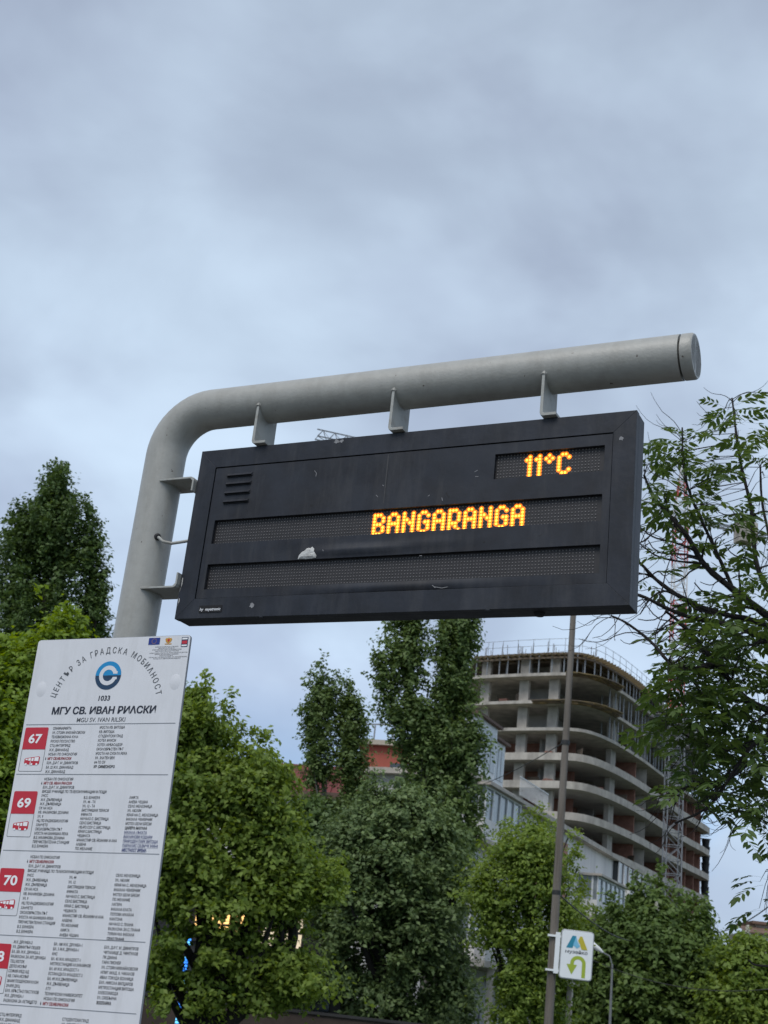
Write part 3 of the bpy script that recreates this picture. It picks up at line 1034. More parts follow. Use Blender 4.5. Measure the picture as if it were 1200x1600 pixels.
column(['Ж.К. ДРУЖБА-2', 'УЛ. ДИМИТЪР ПЕШЕВ', 'БЛ. 501 Ж.К. ДРУЖБА-2', 'РАЗКЛОНА ЗА ЖП ДРУЖБА', 'ТЕЦ ИЗТОК', 'ДЕПО ИСКЪР', 'СОФИЯ МЕД АД', 'КВ. ГАРА ИСКЪР', '28-МИ ПОЩЕНСКИ КЛОН', '29-МИ ДКЦ', 'БУЛ. КРЪСТЬО ПАСТУХОВ', 'Ж.К. ДРУЖБА-1', 'РАЗКЛОНА ЗА ЛЕТИЩЕТО'], .1209, -1.1237, .01632)
column(['БЛ. 108 Ж.К. ДРУЖБА-1', 'БЛ. 3 Ж.К. ДРУЖБА-1', 'КНС', 'БЛ. 43 Ж.К. МЛАДОСТ-1', 'МЕТРОСТАНЦИЯ АЛ.МАЛИНОВ', 'БЛ. 69 Ж.К. МЛАДОСТ-1', 'ЕСТАКАДАТА МЛАДОСТ 2', 'БЛ. 49 Ж.К.ДЪРВЕНИЦА', 'Ж.К. ДЪРВЕНИЦА', 'ЛТУ', 'ТЕХНИЧЕСКИ УНИВЕРСИТЕТ', 'НСБАЛ ПО ОНКОЛОГИЯ', '#МГУ СВ.ИВ.РИЛСКИ'], .2889, -1.1237, .01649, -.0006)
column(['БУЛ. Д-Р Г. М. ДИМИТРОВ', 'ЧИТАЛИЩЕ Д. ЧИНТУЛОВ', 'ПК ДИАНА', 'ГАРА ПИОНЕР', 'УЛ. СТОЯН МИХАЙЛОВСКИ', 'НПМГ АКАД. Л. ЧАКАЛОВ', 'ИВАЛ ТОКУДА БОЛНИЦА', 'БУЛ. НИКОЛА ВАПЦАРОВ', 'МЕТРОСТАНЦИЯ ВИТОША', 'ХЛЕБОЗАВОДА', 'УЛ. СРЕБЪРНА', '*ЗООПАРКА'], .4924, -1.1259, .01644)
column(['СТЦ ИНТЕРПРЕД', 'Ж.К. ДИАНАБАД', 'НСБАЛ ПО ОНКОЛОГИЯ'], .1154, -1.366, .0164)
column(['СТУДЕНТСКИ ГРАД', 'УЛ. СТУДЕНТСКА'], .3693, -1.367, .0164)

# ------------------------------------------------------------------ unfinished concrete tower
YF = 140.0
zband = atY(850, 1178, YF).z
plan_px = [(726, 1178), (790, 1177), (850, 1177), (885, 1177.5), (910, 1180), (932, 1186), (952, 1194.5), (975, 1206), (1003, 1223), (1030, 1242), (1058, 1262), (1084, 1278.5), (1100, 1288), (1109, 1295)]
out2d = [atZ(px, py, zband).to_2d() for px, py in plan_px]
# smooth the outline
for _ in range(2):
    q = [out2d[0]]
    for a, b in zip(out2d[:-1], out2d[1:]):
        q += [a * .75 + b * .25, a * .25 + b * .75]
    q.append(out2d[-1])
    out2d = q
tb = out2d[0].copy()
tower = thing('unfinished_tower', 'raw concrete tower under construction with curved open floors behind the trees', 'building', (tb.x, tb.y, -.12))
O3 = Vector((tb.x, tb.y, -.12))
edge = [p - tb for p in out2d]
endd = (edge[-1] - edge[-2]).normalized()
edge.append(edge[-1] + endd * 1.2 + Vector((-endd.y, endd.x)) * 1.2)


def inset(line, d):
    """shift an open line inward (away from the camera side)"""
    r = []
    for i, p in enumerate(line):
        t = (line[min(i + 1, len(line) - 1)] - line[max(i - 1, 0)]).normalized()
        r.append(p + Vector((-t.y, t.x)) * d)
    return r


def along(line, s):
    """point and tangent at the fraction s of a line"""
    L = [0]
    for a, b in zip(line[:-1], line[1:]):
        L.append(L[-1] + (b - a).length)
    t = s * L[-1]
    for i in range(len(line) - 1):
        if L[i + 1] >= t:
            f = (t - L[i]) / max(1e-6, L[i + 1] - L[i])
            return line[i].lerp(line[i + 1], f), (line[i + 1] - line[i]).normalized()
    return line[-1], (line[-1] - line[-2]).normalized()


back = [edge[-1] + Vector((-6, 15)), edge[0] + Vector((0, 34))]
full = edge + back


def zat(py):
    return atY(850, py, YF).z + .12


zs_slab = [zat(v) for v in (1056, 1099, 1142, 1188, 1232, 1280, 1326)]      # undersides, from the top floor down
while zs_slab[-1] > 4:
    zs_slab.append(zs_slab[-1] - 3.12)
for i, z in enumerate(zs_slab):
    if i < 3:
        MB().slab([p for p in full], z, z + .34).build('floor_slab', M_conc, tower)
    else:
        MB().slab(inset(edge, .16) + back, z, z + .26).build('floor_slab', M_conc_d, tower)
        pm = MB()
        o_, n_ = edge, inset(edge, .15)
        hb = .78
        vs, fs = [], []
        for a, b in zip(o_, n_):
            vs += [(a.x, a.y, z), (b.x, b.y, z), (b.x, b.y, z + hb), (a.x, a.y, z + hb)]
        for k in range(len(o_) - 1):
            for q in range(4):
                fs.append((4 * k + q, 4 * k + (q + 1) % 4, 4 * k + 4 + (q + 1) % 4, 4 * k + 4 + q))
        fs += [(0, 1, 2, 3), tuple(4 * (len(o_) - 1) + q for q in (3, 2, 1, 0))]
        pm.add(vs, fs)
        if i < 9:
            pm.build('parapet', M_conc, tower)
ztop = zat(1021)
MB().slab(inset(edge, .5)[:-1] + back, ztop, ztop + .25).build('deck', M_ply, tower)
top_levels = [ztop] + zs_slab
# columns and shear walls
col_line = inset(edge, 1.7)
Ltot = sum((b - a).length for a, b in zip(col_line[:-1], col_line[1:]))


def place_px(px, py, d=1.7):
    """plan point on the column line seen at the given column of the photograph"""
    best = None
    for k in range(400):
        p, t = along(col_line, k / 399)
        P = np.array([[p.x + O3.x, p.y + O3.y, zband]])
        x, _ = pix(P)
        e = abs(x[0] - px)
        if best is None or e < best[0]:
            best = (e, p, t, k / 399)
    return best


col_me = {}


def column_obj(p, t, za, zb, w=1.0, d=.45, name='column', m=None):
    key = (round(zb - za, 2), w, d, name)
    if key not in col_me:
        mb_ = MB().box((-w / 2, -d / 2, 0), (w / 2, d / 2, zb - za))
        o = mb_.build(name, m or M_conc, tower, bevel=.02)
        col_me[key] = o.data
    else:
        o = link(name, col_me[key], None, tower)
    o.location = (p.x, p.y, za)
    o.rotation_euler.z = math.atan2(t.y, t.x)
    return o


spots = [place_px(x, 0) for x in (752, 813, 860)]
corner = [place_px(x, 0) for x in (953,)]
walls = [place_px(x, 0) for x in (997, 1046, 1076)]
for i in range(9):
    za = top_levels[i + 1] + (.34 if i < 3 else .26)
    zb = top_levels[i] - .004
    for e, p, t, f in spots:
        column_obj(p, t, za + .002, zb, 1.15, .5)
    for e, p, t, f in corner:
        column_obj(p, t, za + .002, zb, 1.5, .6)
    for k, (e, p, t, f) in enumerate(walls[:1]):
        column_obj(p + Vector((-t.y, t.x)) * .4, Vector((.97, -.25)), za + .002, zb, 2.6 if k == 0 else .5, .5, 'shear_wall')
    # partitions and infill on the lower floors
    mid_line = inset(edge, 6.5)
    if i >= 3:
        for s0, s1 in ((.02, .16), (.18, .29), (.31, .40)):
            a, _ = along(mid_line, s0)
            b, _ = along(mid_line, s1)
            MB().bar((a.x, a.y, (za + zb) / 2), (b.x, b.y, (za + zb) / 2), .25, zb - za - .01).build('brick_infill', M_brick, tower)
        for s0 in ((.47, .72, .78, .84, .90, .95, .985)):
            a, t = along(edge, s0)
            nrm = Vector((-t.y, t.x))
            p0, p1 = a + nrm * 1.0, a + nrm * 5.5
            MB().bar((p0.x, p0.y, (za + zb) / 2), (p1.x, p1.y, (za + zb) / 2), .25, zb - za - .012).build('brick_partition', M_brick, tower)
    core = inset(edge, 9.0 if i >= 3 else 11.0)
    for s0, s1 in ((.02, .2), (.22, .44), (.5, .95)):
        a, _ = along(core, s0)
        b, _ = along(core, s1)
        MB().bar((a.x, a.y, (za + zb) / 2), (b.x, b.y, (za + zb) / 2), .3, zb - za - .014).build('core_wall', M_conc_d, tower)
    for s0 in (.1, .27, .36, .6, .8):
        a, t = along(core, s0)
        nrm = Vector((-t.y, t.x))
        p0, p1 = a - nrm * .2, a - nrm * 4.5
        MB().bar((p0.x, p0.y, (za + zb) / 2), (p1.x, p1.y, (za + zb) / 2), .25, zb - za - .016).build('cross_wall', M_conc_d, tower)
# steel props under the fresh decks
prnd = random.Random(11)
pme = {}
for i in range(3):
    za = top_levels[i + 1] + .345
    zb = top_levels[i] - .004
    mb_ = MB().tube([(0, 0, 0), (0, 0, zb - za)], .08, 6)
    mb_.box((-.12, -.12, 0), (.12, .12, .02))
    first = None
    rng = (.0, 1.0) if i == 0 else (.30, 1.0)
    n_ = 46 if i == 0 else 32
    for row, dd in enumerate((.55, 2.6)):
        ln = inset(edge[:-1], dd)
        for k in range(n_ if row == 0 else n_ // 2):
            nn = n_ if row == 0 else n_ // 2
            s = rng[0] + (rng[1] - rng[0]) * (k + prnd.random() * .5) / nn
            p, t = along(ln, s)
            if first is None:
                first = mb_.build('steel_prop', M_prop, tower)
                o = first
            else:
                o = link('steel_prop', first.data, None, tower)
            o.location = (p.x, p.y, za)
# formwork beams jutting out under the top deck
bme = None
ln = inset(edge[:-1], -.5)
nb = 90
for k in range(nb):
    s = k / (nb - 1)
    p, t = along(ln, s)
    nrm = Vector((-t.y, t.x))
    m_ = M_yellow if s < .52 else M_steel
    if bme is None or s >= .52 and bme[1] is M_yellow:
        o = MB().box((-.07, 0, 0), (.07, 3.4, .22)).build('formwork_beam', m_, tower)
        bme = (o.data, m_)
    else:
        o = link('formwork_beam', bme[0], None, tower)
    o.location = (p.x, p.y, ztop - .23 - (.0 if k % 2 else .012))
    o.rotation_euler.z = math.atan2(nrm.y, nrm.x) - PI / 2 + (prnd.random() - .5) * .12
for d_, zo in ((.25, -.42), (1.9, -.42)):
    l2_ = inset(edge[:-1], d_)
    mb_ = MB()
    for a, b in zip(l2_[:-1], l2_[1:]):
        mb_.bar((a.x, a.y, ztop + zo), (b.x, b.y, ztop + zo), .12, .2)
    mb_.build('formwork_runner', M_ply, tower)
# loading platforms of planks hanging out at two levels
for (pxa, pxb, lev, out) in ((828, 956, 2, 1.7), (876, 958, 1, 1.5)):
    ea = min(range(200), key=lambda k: abs(pix(np.array([[along(edge, k / 199)[0].x + O3.x, along(edge, k / 199)[0].y + O3.y, zband]]))[0][0] - pxa)) / 199
    eb = min(range(200), key=lambda k: abs(pix(np.array([[along(edge, k / 199)[0].x + O3.x, along(edge, k / 199)[0].y + O3.y, zband]]))[0][0] - pxb)) / 199
    zz = top_levels[lev + 1 - 1] - .1
    for r_ in range(5):
        l3_ = inset(edge, -.15 - r_ * out / 5)
        N = 7
        for k in range(N):
            a, _ = along(l3_, ea + (eb - ea) * (k + .03) / N)
            b, _ = along(l3_, ea + (eb - ea) * (k + .97 + .35 * prnd.random()) / N)
            MB().bar((a.x, a.y, zz + .08 * prnd.random() + .012 * r_), (b.x, b.y, zz + .10 * prnd.random() + .012 * r_), .26, .10).build('plank', M_yellow if prnd.random() < .75 else M_ply, tower)
# cantilever brackets on the right flank of the top floors
for lev in (0, 1, 2):
    zz = top_levels[lev] - (.12 if lev else .35)
    for k in range(13):
        s = .50 + .034 * k
        p, t = along(edge, s)
        nrm = Vector((-t.y, t.x))
        a, b = p + nrm * 1.2, p - nrm * (1.7 - .3 * lev)
        MB().bar((a.x, a.y, zz), (b.x, b.y, zz + .05), .16, .24).build('outrigger', M_steel, tower)
    for k in range(4):
        s = .50 + .115 * k
        a, t = along(inset(edge, -1.2 + .3 * lev), s)
        b, _ = along(inset(edge, -1.2 + .3 * lev), s + .10)
        MB().bar((a.x, a.y, zz + .2), (b.x, b.y, zz + .24), .9, .07).build('walkway_board', M_prop, tower)
# starter bars standing on the deck and sheets leaning about the floors
rb0 = None
for k in range(110):
    p, t = along(inset(edge[:-1], .9 + 2.2 * prnd.random()), prnd.random())
    if rb0 is None:
        rb0 = MB().tube([(0, 0, 0), (.02, 0, .7), (.06, .02, 1.3)], .035, 4).build('rebar', M_ply, tower)
        o = rb0
    else:
        o = link('rebar', rb0.data, None, tower)
    o.location = (p.x, p.y, ztop + .25)
    o.rotation_euler.z = prnd.random() * 6
    o.scale = (1, 1, .6 + .7 * prnd.random())
pl0 = None
for k in range(70):
    lev = prnd.choice((1, 1, 2, 2, 3, 3, 4, 4, 5, 5, 6, 7))
    p, t = along(inset(edge[:-1], .9 + 2.5 * prnd.random()), prnd.random())
    if pl0 is None:
        pl0 = [MB().box((-.7, -.03, 0), (.7, .03, 1.3)).build('plywood_sheet', M_ply, tower), MB().box((-.5, -.4, 0), (.5, .4, .8)).build('brick_pack', M_brick, tower), MB().box((-1.3, -.1, 0), (1.3, .1, .15)).build('timber_baulk', M_yellow, tower)]
        for o in pl0:
            o.location = (p.x, p.y, top_levels[3] + .36)
        continue
    src = pl0[k % 3]
    o = link(src.name.split('.')[0], src.data, None, tower)
    o.location = (p.x, p.y, top_levels[lev] + .36)
    o.rotation_euler = (.25 * prnd.random() if k % 3 == 0 else 0, 0, prnd.random() * 6)
# guard rail round the roof
l4 = inset(edge[:-1], .2)
gr_ = MB()
N = 34
gp = [along(l4, k / (N - 1))[0] for k in range(N)]
for k, p in enumerate(gp):
    o = MB().tube([(p.x, p.y, ztop + .25), (p.x, p.y, ztop + 1.75)], .03, 5).build('rail_post', M_prop, tower)
for zz in (.95, 1.7):
    for a, b in zip(gp[:-1], gp[1:]):
        gr_.bar((a.x, a.y, ztop + zz), (b.x, b.y, ztop + zz), .035)
gr_.build('guard_rail', M_prop, tower)

# debris chute hung on the right end
ce_ = edge[-1]
ch = thing('debris_chute', 'black segmented rubble chute hanging down the right end of the concrete tower', 'chute', (O3.x + ce_.x + .2, O3.y + ce_.y - .9, -.12))
zt = atY(1113, 1316, O3.y + ce_.y).z + .12
k = 0
z = zt
seg = None
while z > 3:
    if seg is None:
        seg = MB().tube([(0, 0, 0), (0, 0, .2), (0, 0, -1.25)], [.62, .56, .40], 10, cap=False).build('chute_segment', M_chute, ch, smooth=True)
        o = seg
    else:
        o = link('chute_segment', seg.data, None, ch)
    o.location = (.05 * math.sin(k), 0, z)
    z -= 1.05
    k += 1
MB().bar((-.9, .6, zt + .3), (.9, .6, zt + .3), .12).build('chute_hook', M_steel, ch)

# ------------------------------------------------------------------ tower crane
YC = 134.0
cz = atY(1056, 806, YC).z
cb = atY(1055, 1150, YC)
crane = thing('tower_crane', 'red and white lattice tower crane with grey lower mast beside the concrete tower', 'crane', (cb.x, YC, -.12))
mw = .72


def lattice(mb_, x0, z0_, z1_, step, w, ww=None, chord=.11, lace=.065):
    ww = w if ww is None else ww
    n_ = max(1, int(round((z1_ - z0_) / step)))
    for sx in (-1, 1):
        for sy in (-1, 1):
            mb_.bar((sx * w, sy * w, z0_), (sx * ww, sy * ww, z1_), chord)
    for k in range(n_):
        f0, f1 = k / n_, (k + 1) / n_
        za, zb = z0_ + (z1_ - z0_) * f0, z0_ + (z1_ - z0_) * f1
        wa, wb = w + (ww - w) * f0, w + (ww - w) * f1
        s = 1 if k % 2 else -1
        for y_ in (-1, 1):
            mb_.bar((-s * wa, y_ * wa, za), (s * wb, y_ * wb, zb), lace)
            mb_.bar((y_ * wa, -s * wa, za), (y_ * wb, s * wb, zb), lace)
            mb_.bar((-wb, y_ * wb, zb), (wb, y_ * wb, zb), lace)
            mb_.bar((y_ * wb, -wb, zb), (y_ * wb, wb, zb), lace)


zg = atY(1055, 1120, YC).z
z = 0.0
while z < zg:
    mb_ = MB()
    lattice(mb_, 0, z, min(z + 5.6, zg), 1.4, mw + .06)
    mb_.build('mast_section', M_crane_g, crane)
    z += 5.6
k = 0
z = zg
while z < cz + .1:
    mb_ = MB()
    z1_ = min(z + 4.2, cz + .12)
    lattice(mb_, 0, z, z1_, 1.4, mw - .04)
    mb_.build('mast_section', M_crane_r if k % 2 == 0 else M_crane_w, crane)
    z = z1_
    k += 1
zap = atY(1057, 728, YC).z
for k in range(3):
    mb_ = MB()
    f0, f1 = k / 3, (k + 1) / 3
    lattice(mb_, 0, cz + .12 + (zap - cz) * f0, cz + .12 + (zap - cz) * f1, 1.1, .62 * (1 - f0) + .12, .62 * (1 - f1) + .12)
    mb_.build('tower_head', M_crane_w if k % 2 == 0 else M_crane_r, crane)
tipP = atZ(494, 682, cz)
jd = (Vector((tipP.x, tipP.y)) - Vector((cb.x, YC)))
jl = jd.length
jd.normalize()
jn = Vector((-jd.y, jd.x))


def J(a, b, c):
    return (jd.x * a + jn.x * b, jd.y * a + jn.y * b, cz + c)


nsec = 8
for k in range(nsec):
    mb_ = MB()
    a0_, a1_ = 1.2 + (jl - 1.2) * k / nsec, 1.2 + (jl - 1.2) * (k + 1) / nsec - .02
    for b_, c_ in ((-.5, 0), (.5, 0), (0, .95)):
        mb_.bar(J(a0_, b_, c_), J(a1_, b_, c_), .10)
    n_ = 4
    for q in range(n_):
        u0, u1 = a0_ + (a1_ - a0_) * q / n_, a0_ + (a1_ - a0_) * (q + 1) / n_
        um = (u0 + u1) / 2
        for b_ in (-.5, .5):
            mb_.bar(J(u0, b_, 0), J(um, 0, .95), .05)
            mb_.bar(J(um, 0, .95), J(u1, b_, 0), .05)
        mb_.bar(J(u0, -.5, 0), J(u1, .5, 0), .05)
    mb_.build('jib_section', M_crane_g, crane)
mb_ = MB()
for f in (.35, .8):
    mb_.bar((0, 0, zap + .1), J(jl * f, 0, .95), .05)
mb_.bar((0, 0, zap + .1), J(-9.5, 0, .2), .05)
mb_.build('tie_bar', M_crane_g, crane)
mb_ = MB()
for b_ in (-.5, .5):
    mb_.bar(J(-1, b_, 0), J(-11, b_, 0), .12, .25)
for q in range(8):
    mb_.bar(J(-1 - q * 1.25, -.5, 0), J(-2.2 - q * 1.25, .5, 0), .06)
mb_.build('counter_jib', M_crane_g, crane)
for q in range(3):
    mb_ = MB()
    mb_.bar(J(-7.0 - q * .75, -.0, -.2), J(-7.65 - q * .75, 0, -.2), 1.5, 2.4)
    mb_.build('counterweight', M_conc, crane)
# ------------------------------------------------------------------ white apartment block
P0 = Vector((5.75, 68.0, -.12))
fd = Vector((.425, .905)).normalized()           # along the side facade, receding
ld_ = Vector((-fd.y, fd.x))                      # along the street facade, to the left
ang = math.atan2(fd.y, fd.x)
blk = thing('apartment_block', 'long white apartment block with glazed balconies receding below the concrete tower', 'building', P0, ang)
# local frame: x along the side facade, y to the left along the street facade
HB = 13.1
BLX, BLY = 46.0, 5.5
MB().box((0, 0, 0), (BLX, BLY, HB)).build('wall', M_plaster, blk)
MB().box((-.5, -.5, HB + .003), (BLX + .5, BLY + .5, HB + .30)).build('eave', M_conc, blk)
wcache = {}


def window(par, x, y, z, w, h, face, panes=2, g=None):
    """a framed window standing 6 cm proud; face 'S' lies on the side facade (y = 0), 'L' on the street facade (x = 0)"""
    key = (w, h, panes, g.name if g else '')
    if key not in wcache:
        f = MB()
        t = .09
        f.box((-w / 2, -.07, 0), (w / 2, -.004, t)).box((-w / 2, -.07, h - t), (w / 2, -.004, h))
        f.box((-w / 2, -.068, t + .002), (-w / 2 + t, -.004, h - t - .002)).box((w / 2 - t, -.068, t + .002), (w / 2, -.004, h - t - .002))
        for k in range(1, panes):
            xx = -w / 2 + w * k / panes
            f.box((xx - t / 2, -.066, t + .002), (xx + t / 2, -.004, h - t - .002))
        f.box((-w / 2 - .12, -.16, -.07), (w / 2 + .12, -.004, -.003))
        fo = f.build('window', M_frame, par)
        po = MB().box((-w / 2 + .03, -.03, .03), (w / 2 - .03, -.012, h - .03)).build('pane', g or M_glass, fo)
        wcache[key] = (fo.data, po.data)
    else:
        fo = link('window', wcache[key][0], None, par)
        po = link('pane', wcache[key][1], None, fo)
    fo.location = (x, y, z)
    fo.rotation_euler.z = 0 if face == 'S' else -PI / 2
    return fo


for fl_ in range(4):
    z = 1.1 + fl_ * 3.15 + (.0 if fl_ else .2)
    for k, x in enumerate((41.2, 43.6)):
        if fl_:
            window(blk, x, 0, z, 1.5 if k % 2 else 1.2, 1.5, 'S', 2, M_glass if k % 3 else M_glass_l)
    for k in range(1):
        if fl_:
            window(blk, 0, 2.6 + k * 3.0, z, 1.7, 1.5, 'L', 2, M_glass if (k + fl_) % 3 else M_glass_l)


def loggia(x0, x1, z0_, z1_, d=1.2, n=8, roof_=True):
    """glazed balcony: parapet, mullioned glazing, lid"""
    b_ = MB().box((x0, -d, z0_), (x1, -.006, z0_ + 1.0)).build('balcony', M_plaster, blk)
    MB().box((x0 - .1, -d - .1, z0_ - .22), (x1 + .1, -.004, z0_ - .003)).build('balcony_slab', M_conc, b_)
    if roof_:
        MB().box((x0 - .2, -d - .3, z1_ + .003), (x1 + .2, -.004, z1_ + .14)).build('balcony_roof', M_conc, b_)
    MB().box((x0 + .05, -d + .06, z0_ + 1.003), (x1 - .05, -.008, z1_ - .003)).build('glazing', M_glass_l, b_)
    for k in range(n + 1):
        xx = x0 + .03 + (x1 - x0 - .12) * k / n
        MB().box((xx, -d - .015, z0_ + 1.003), (xx + .12, -d + .05, z1_)).build('mullion', M_frame, b_)
    for yy in (0.45,):
        MB().box((x0 - .012, -d + .3, z0_ + 1.003), (x0 + .03, -d + .42, z1_)).build('mullion', M_frame, b_)
    MB().box((x0, -d - .02, z1_ - .1), (x1, -d + .05, z1_ - .002)).build('glazing_head', M_frame, b_)


loggia(.6, 6.6, HB - 2.9, HB - .25, .9, 5)
loggia(.6, 6.6, HB - 9.0, HB - 6.4, .9, 5)
loggia(22.5, 30.0, HB - 4.6, HB - 2.1, 1.3, 6)
loggia(22.5, 30.0, HB - 10.9, HB - 8.4, 1.3, 6)
for x_, z_ in ((8.0, -6.2), (10.4, -6.2), (2.0, -5.0), (4.6, -5.0), (8.0, -9.4), (16.5, -6.2), (19.6, -6.2), (19.6, -3.1)):
    window(blk, x_, 0, HB + z_, 1.2, 1.5, 'S', 2, M_glass if x_ != 8.0 else M_glass_l)
for zz in (HB - 7.6, HB - 4.6, HB - 1.6):
    b_ = MB().box((31.5, -1.3, zz - 1.0), (39.5, -.006, zz)).build('balcony', M_plaster, blk)
    MB().box((31.6, -.4, zz + .003), (39.4, -.01, zz + 1.55)).build('glazing', M_dglass, b_)
    for k in range(6):
        MB().box((31.5 + k * 1.55, -.5, zz + .003), (31.62 + k * 1.55, -.41, zz + 1.55)).build('mullion', M_frame, b_)
# attic rooms of white frames on the side facade
for (x0, x1, y0_, hh) in ((1.0, 4.6, .1, 3.1), (4.9, 7.3, .5, 2.7)):
    at_ = MB().box((x0, y0_, HB + .425), (x1, y0_ + 3.5, HB + .425 + hh)).build('attic_room', M_frame, blk)
    for k in range(4):
        xx = x0 + .12 + (x1 - x0 - .2) * k / 4
        MB().box((xx, y0_ - .03, HB + 1.0), (xx + (x1 - x0) / 4 - .16, y0_ - .004, HB + hh)).build('pane', M_glass_l, at_)
    for k in range(3):
        MB().box((x0 - .03, y0_ + .2 + k * 1.1, HB + 1.0), (x0 - .004, y0_ + 1.1 + k * 1.1, HB + hh)).build('pane', M_glass_l, at_)
    MB().box((x0 - .25, y0_ - .25, HB + .43 + hh), (x1 + .25, y0_ + 3.7, HB + .58 + hh)).build('attic_roof', M_eave, at_)
rl_ = MB()
for k in range(26):
    rl_.bar((7.4 + k * .22, -.5, HB + .43), (7.4 + k * .22, -.5, HB + 1.45), .03)
rl_.bar((7.3, -.5, HB + 1.45), (13.0, -.5, HB + 1.45), .05)
rl_.build('balcony_rail', M_frame, blk)
MB().box((8.0, -.9, HB - 2.7), (13.6, -.72, HB - 1.2)).build('awning', M_dark, blk)
MB().box((12.4, -.06, HB - 4.6), (19.4, -.004, HB - .6)).build('pink_panel', M_plaster2, blk)
for x in (14.0, 17.2):
    window(blk, x, -.06, HB - 3.0, 1.2, 1.5, 'S', 2, M_glass)
# ground floor: slab, graffiti wall and posts
MB().box((-1.5, -2.2, 3.9), (16.0, -.006, 4.2)).build('canopy_slab', M_conc, blk)
MB().box((-1.5, -2.2, 4.203), (16.0, -2.05, 5.3)).build('canopy_parapet', M_plaster, blk)
MB().box((11.0, -2.22, 4.21), (14.5, -2.203, 5.25)).build('pink_panel', M_plaster2, blk)
gf = MB().box((.4, -.10, 0), (15.5, -.008, 3.88)).build('graffiti_wall', M_graf, blk)
for (x, w, m_) in ((1.2, .7, M_graf_b), (5.6, .5, M_graf_r), (8.2, .35, M_dark), (9.3, .6, M_graf_r), (11.8, .4, M_dark)):
    MB().box((x, -.112, .5), (x + w, -.102, 3.0)).build('graffiti_streak', m_, gf)
for x in (.2, 3.8, 7.4, 11.0, 14.6):
    MB().box((x, -2.1, 0), (x + .3, -1.8, 3.897)).build('canopy_post', M_conc, blk)


# white block with the red roof, seen between the maple and the poplars
c1 = atY(455, 1236, 79.3)
HL = c1.z + .12
lx1 = atY(452, 1236, 79.3)
blk3 = thing('apartment_block', 'white apartment block with dark red roof and orange penthouse behind the poplars', 'building', (lx1.x, 79.3, -.12), R(-16))
MB().box((-14, 0, 0), (10.5, 11, HL - .35)).build('wall', M_plaster, blk3)
MB().box((-14.4, -.5, HL - .347), (10.9, 11.4, HL + .0)).build('eave', M_eave, blk3)
rf = MB()
rf.add([(-14.2, .1, HL + .003), (10.7, .1, HL + .003), (10.7, 11, HL + .003), (-14.2, 11, HL + .003), (-13.6, .8, HL + 1.75), (10.1, .8, HL + 1.75), (10.1, 10, HL + 1.75), (-13.6, 10, HL + 1.75)],
       [(0, 1, 5, 4), (1, 2, 6, 5), (2, 3, 7, 6), (3, 0, 4, 7), (4, 5, 6, 7)])
roof = rf.build('roof', M_tile, blk3)
for k in range(24):
    MB().bar((-14 + k * 1.03, .06, HL + .03), (-13.4 + k * 1.0, .78, HL + 1.77), .09, .06).build('roof_seam', M_tile, roof)
ph = MB().box((3.7, 1.6, HL + .2), (9.3, 5.4, HL + 3.3)).build('penthouse', M_orange, blk3)
MB().box((3.3, 1.2, HL + 3.303), (9.7, 5.8, HL + 3.6)).build('penthouse_eave', M_beige, ph)
MB().box((5.6, 1.56, HL + 1.0), (6.9, 1.597, HL + 2.3)).build('pane', M_glass, ph)
fr = MB()
for x_ in (2.3, 3.1, 4.2, 5.4):
    fr.bar((x_, 2.4, HL + 1.7), (x_, 2.4, HL + 4.7), .08)
fr.bar((2.9, 2.4, HL + 4.7), (6.6, 2.4, HL + 4.9), .08)
fr.bar((3.1, 2.4, HL + 3.4), (5.2, 2.4, HL + 3.5), .08)
fr.bar((3.1, 2.4, HL + 3.4), (4.0, 2.4, HL + 2.9), .07)
fr.build('roof_frame', M_steel, blk3)
MB().box((8.9, -.05, .5), (10.4, -.004, HL - .36)).build('pink_panel', M_plaster2, blk3)
for fl_ in range(4):
    for k in range(7):
        window(blk3, -12.5 + k * 3.3, 0, HL - 2.9 - fl_ * 3.1, 1.7, 1.5, 'S', 2, M_glass if (k + fl_) % 3 else M_glass_l)

# distant house at the lower right
hp = atY(1172, 1500, 170)
hs = thing('far_house', 'small beige house with tan roof at the lower right edge', 'house', (hp.x, 170, -.12))
hz1 = atY(1185, 1456, 170).z
hz2 = atY(1195, 1443, 172).z
MB().box((-.4, 0, 0), (14, 8, hz1)).build('wall', M_fill, hs)
MB().box((1.6, 3, hz1 + .01), (14, 9, hz2)).build('upper_wall', M_beige, hs)
MB().add([(-.9, -.6, hz1 + .003), (14.5, -.6, hz1 + .003), (14.5, 3.0, hz1 + .9), (-.9, 3.0, hz1 + .9), (-.9, -.6, hz1 - .15), (14.5, -.6, hz1 - .15)], [(0, 1, 2, 3), (0, 4, 5, 1)]).build('roof', M_rust, hs)
MB().box((1.0, 2.4, hz2 + .003), (14.6, 9.6, hz2 + .35)).build('upper_roof', M_rust, hs)
for k in range(3):
    window(hs, 2.2 + k * 3.2, 0, hz1 - 2.2, 1.2, 1.3, 'S', 2, M_glass)

# ------------------------------------------------------------------ shop pavilion with lit windows under the maple
SY = 47.0
pa = atY(190, 1560, SY)
pavx = pa.x
shop = thing('shop_pavilion', 'dark glazed shop pavilion with warm lit upper windows behind the maple', 'building', (pavx, SY, -.12))
zl0, zl1 = atY(340, 1462, SY).z, atY(340, 1412, SY).z
SWd = atY(540, 1500, SY).x - pavx
MB().box((0, .25, 0), (SWd, 9, zl1 + .5)).build('wall', M_dark, shop)
MB().box((-.3, -.5, zl1 + .503), (SWd + .3, 9.3, zl1 + .8)).build('roof', M_dark, shop)
MB().box((-.1, -.6, zl0 - .75), (SWd + .1, .24, zl0 - .4)).build('canopy', M_dark, shop)


def sx(px):
    return atY(px, 1440, SY).x - pavx


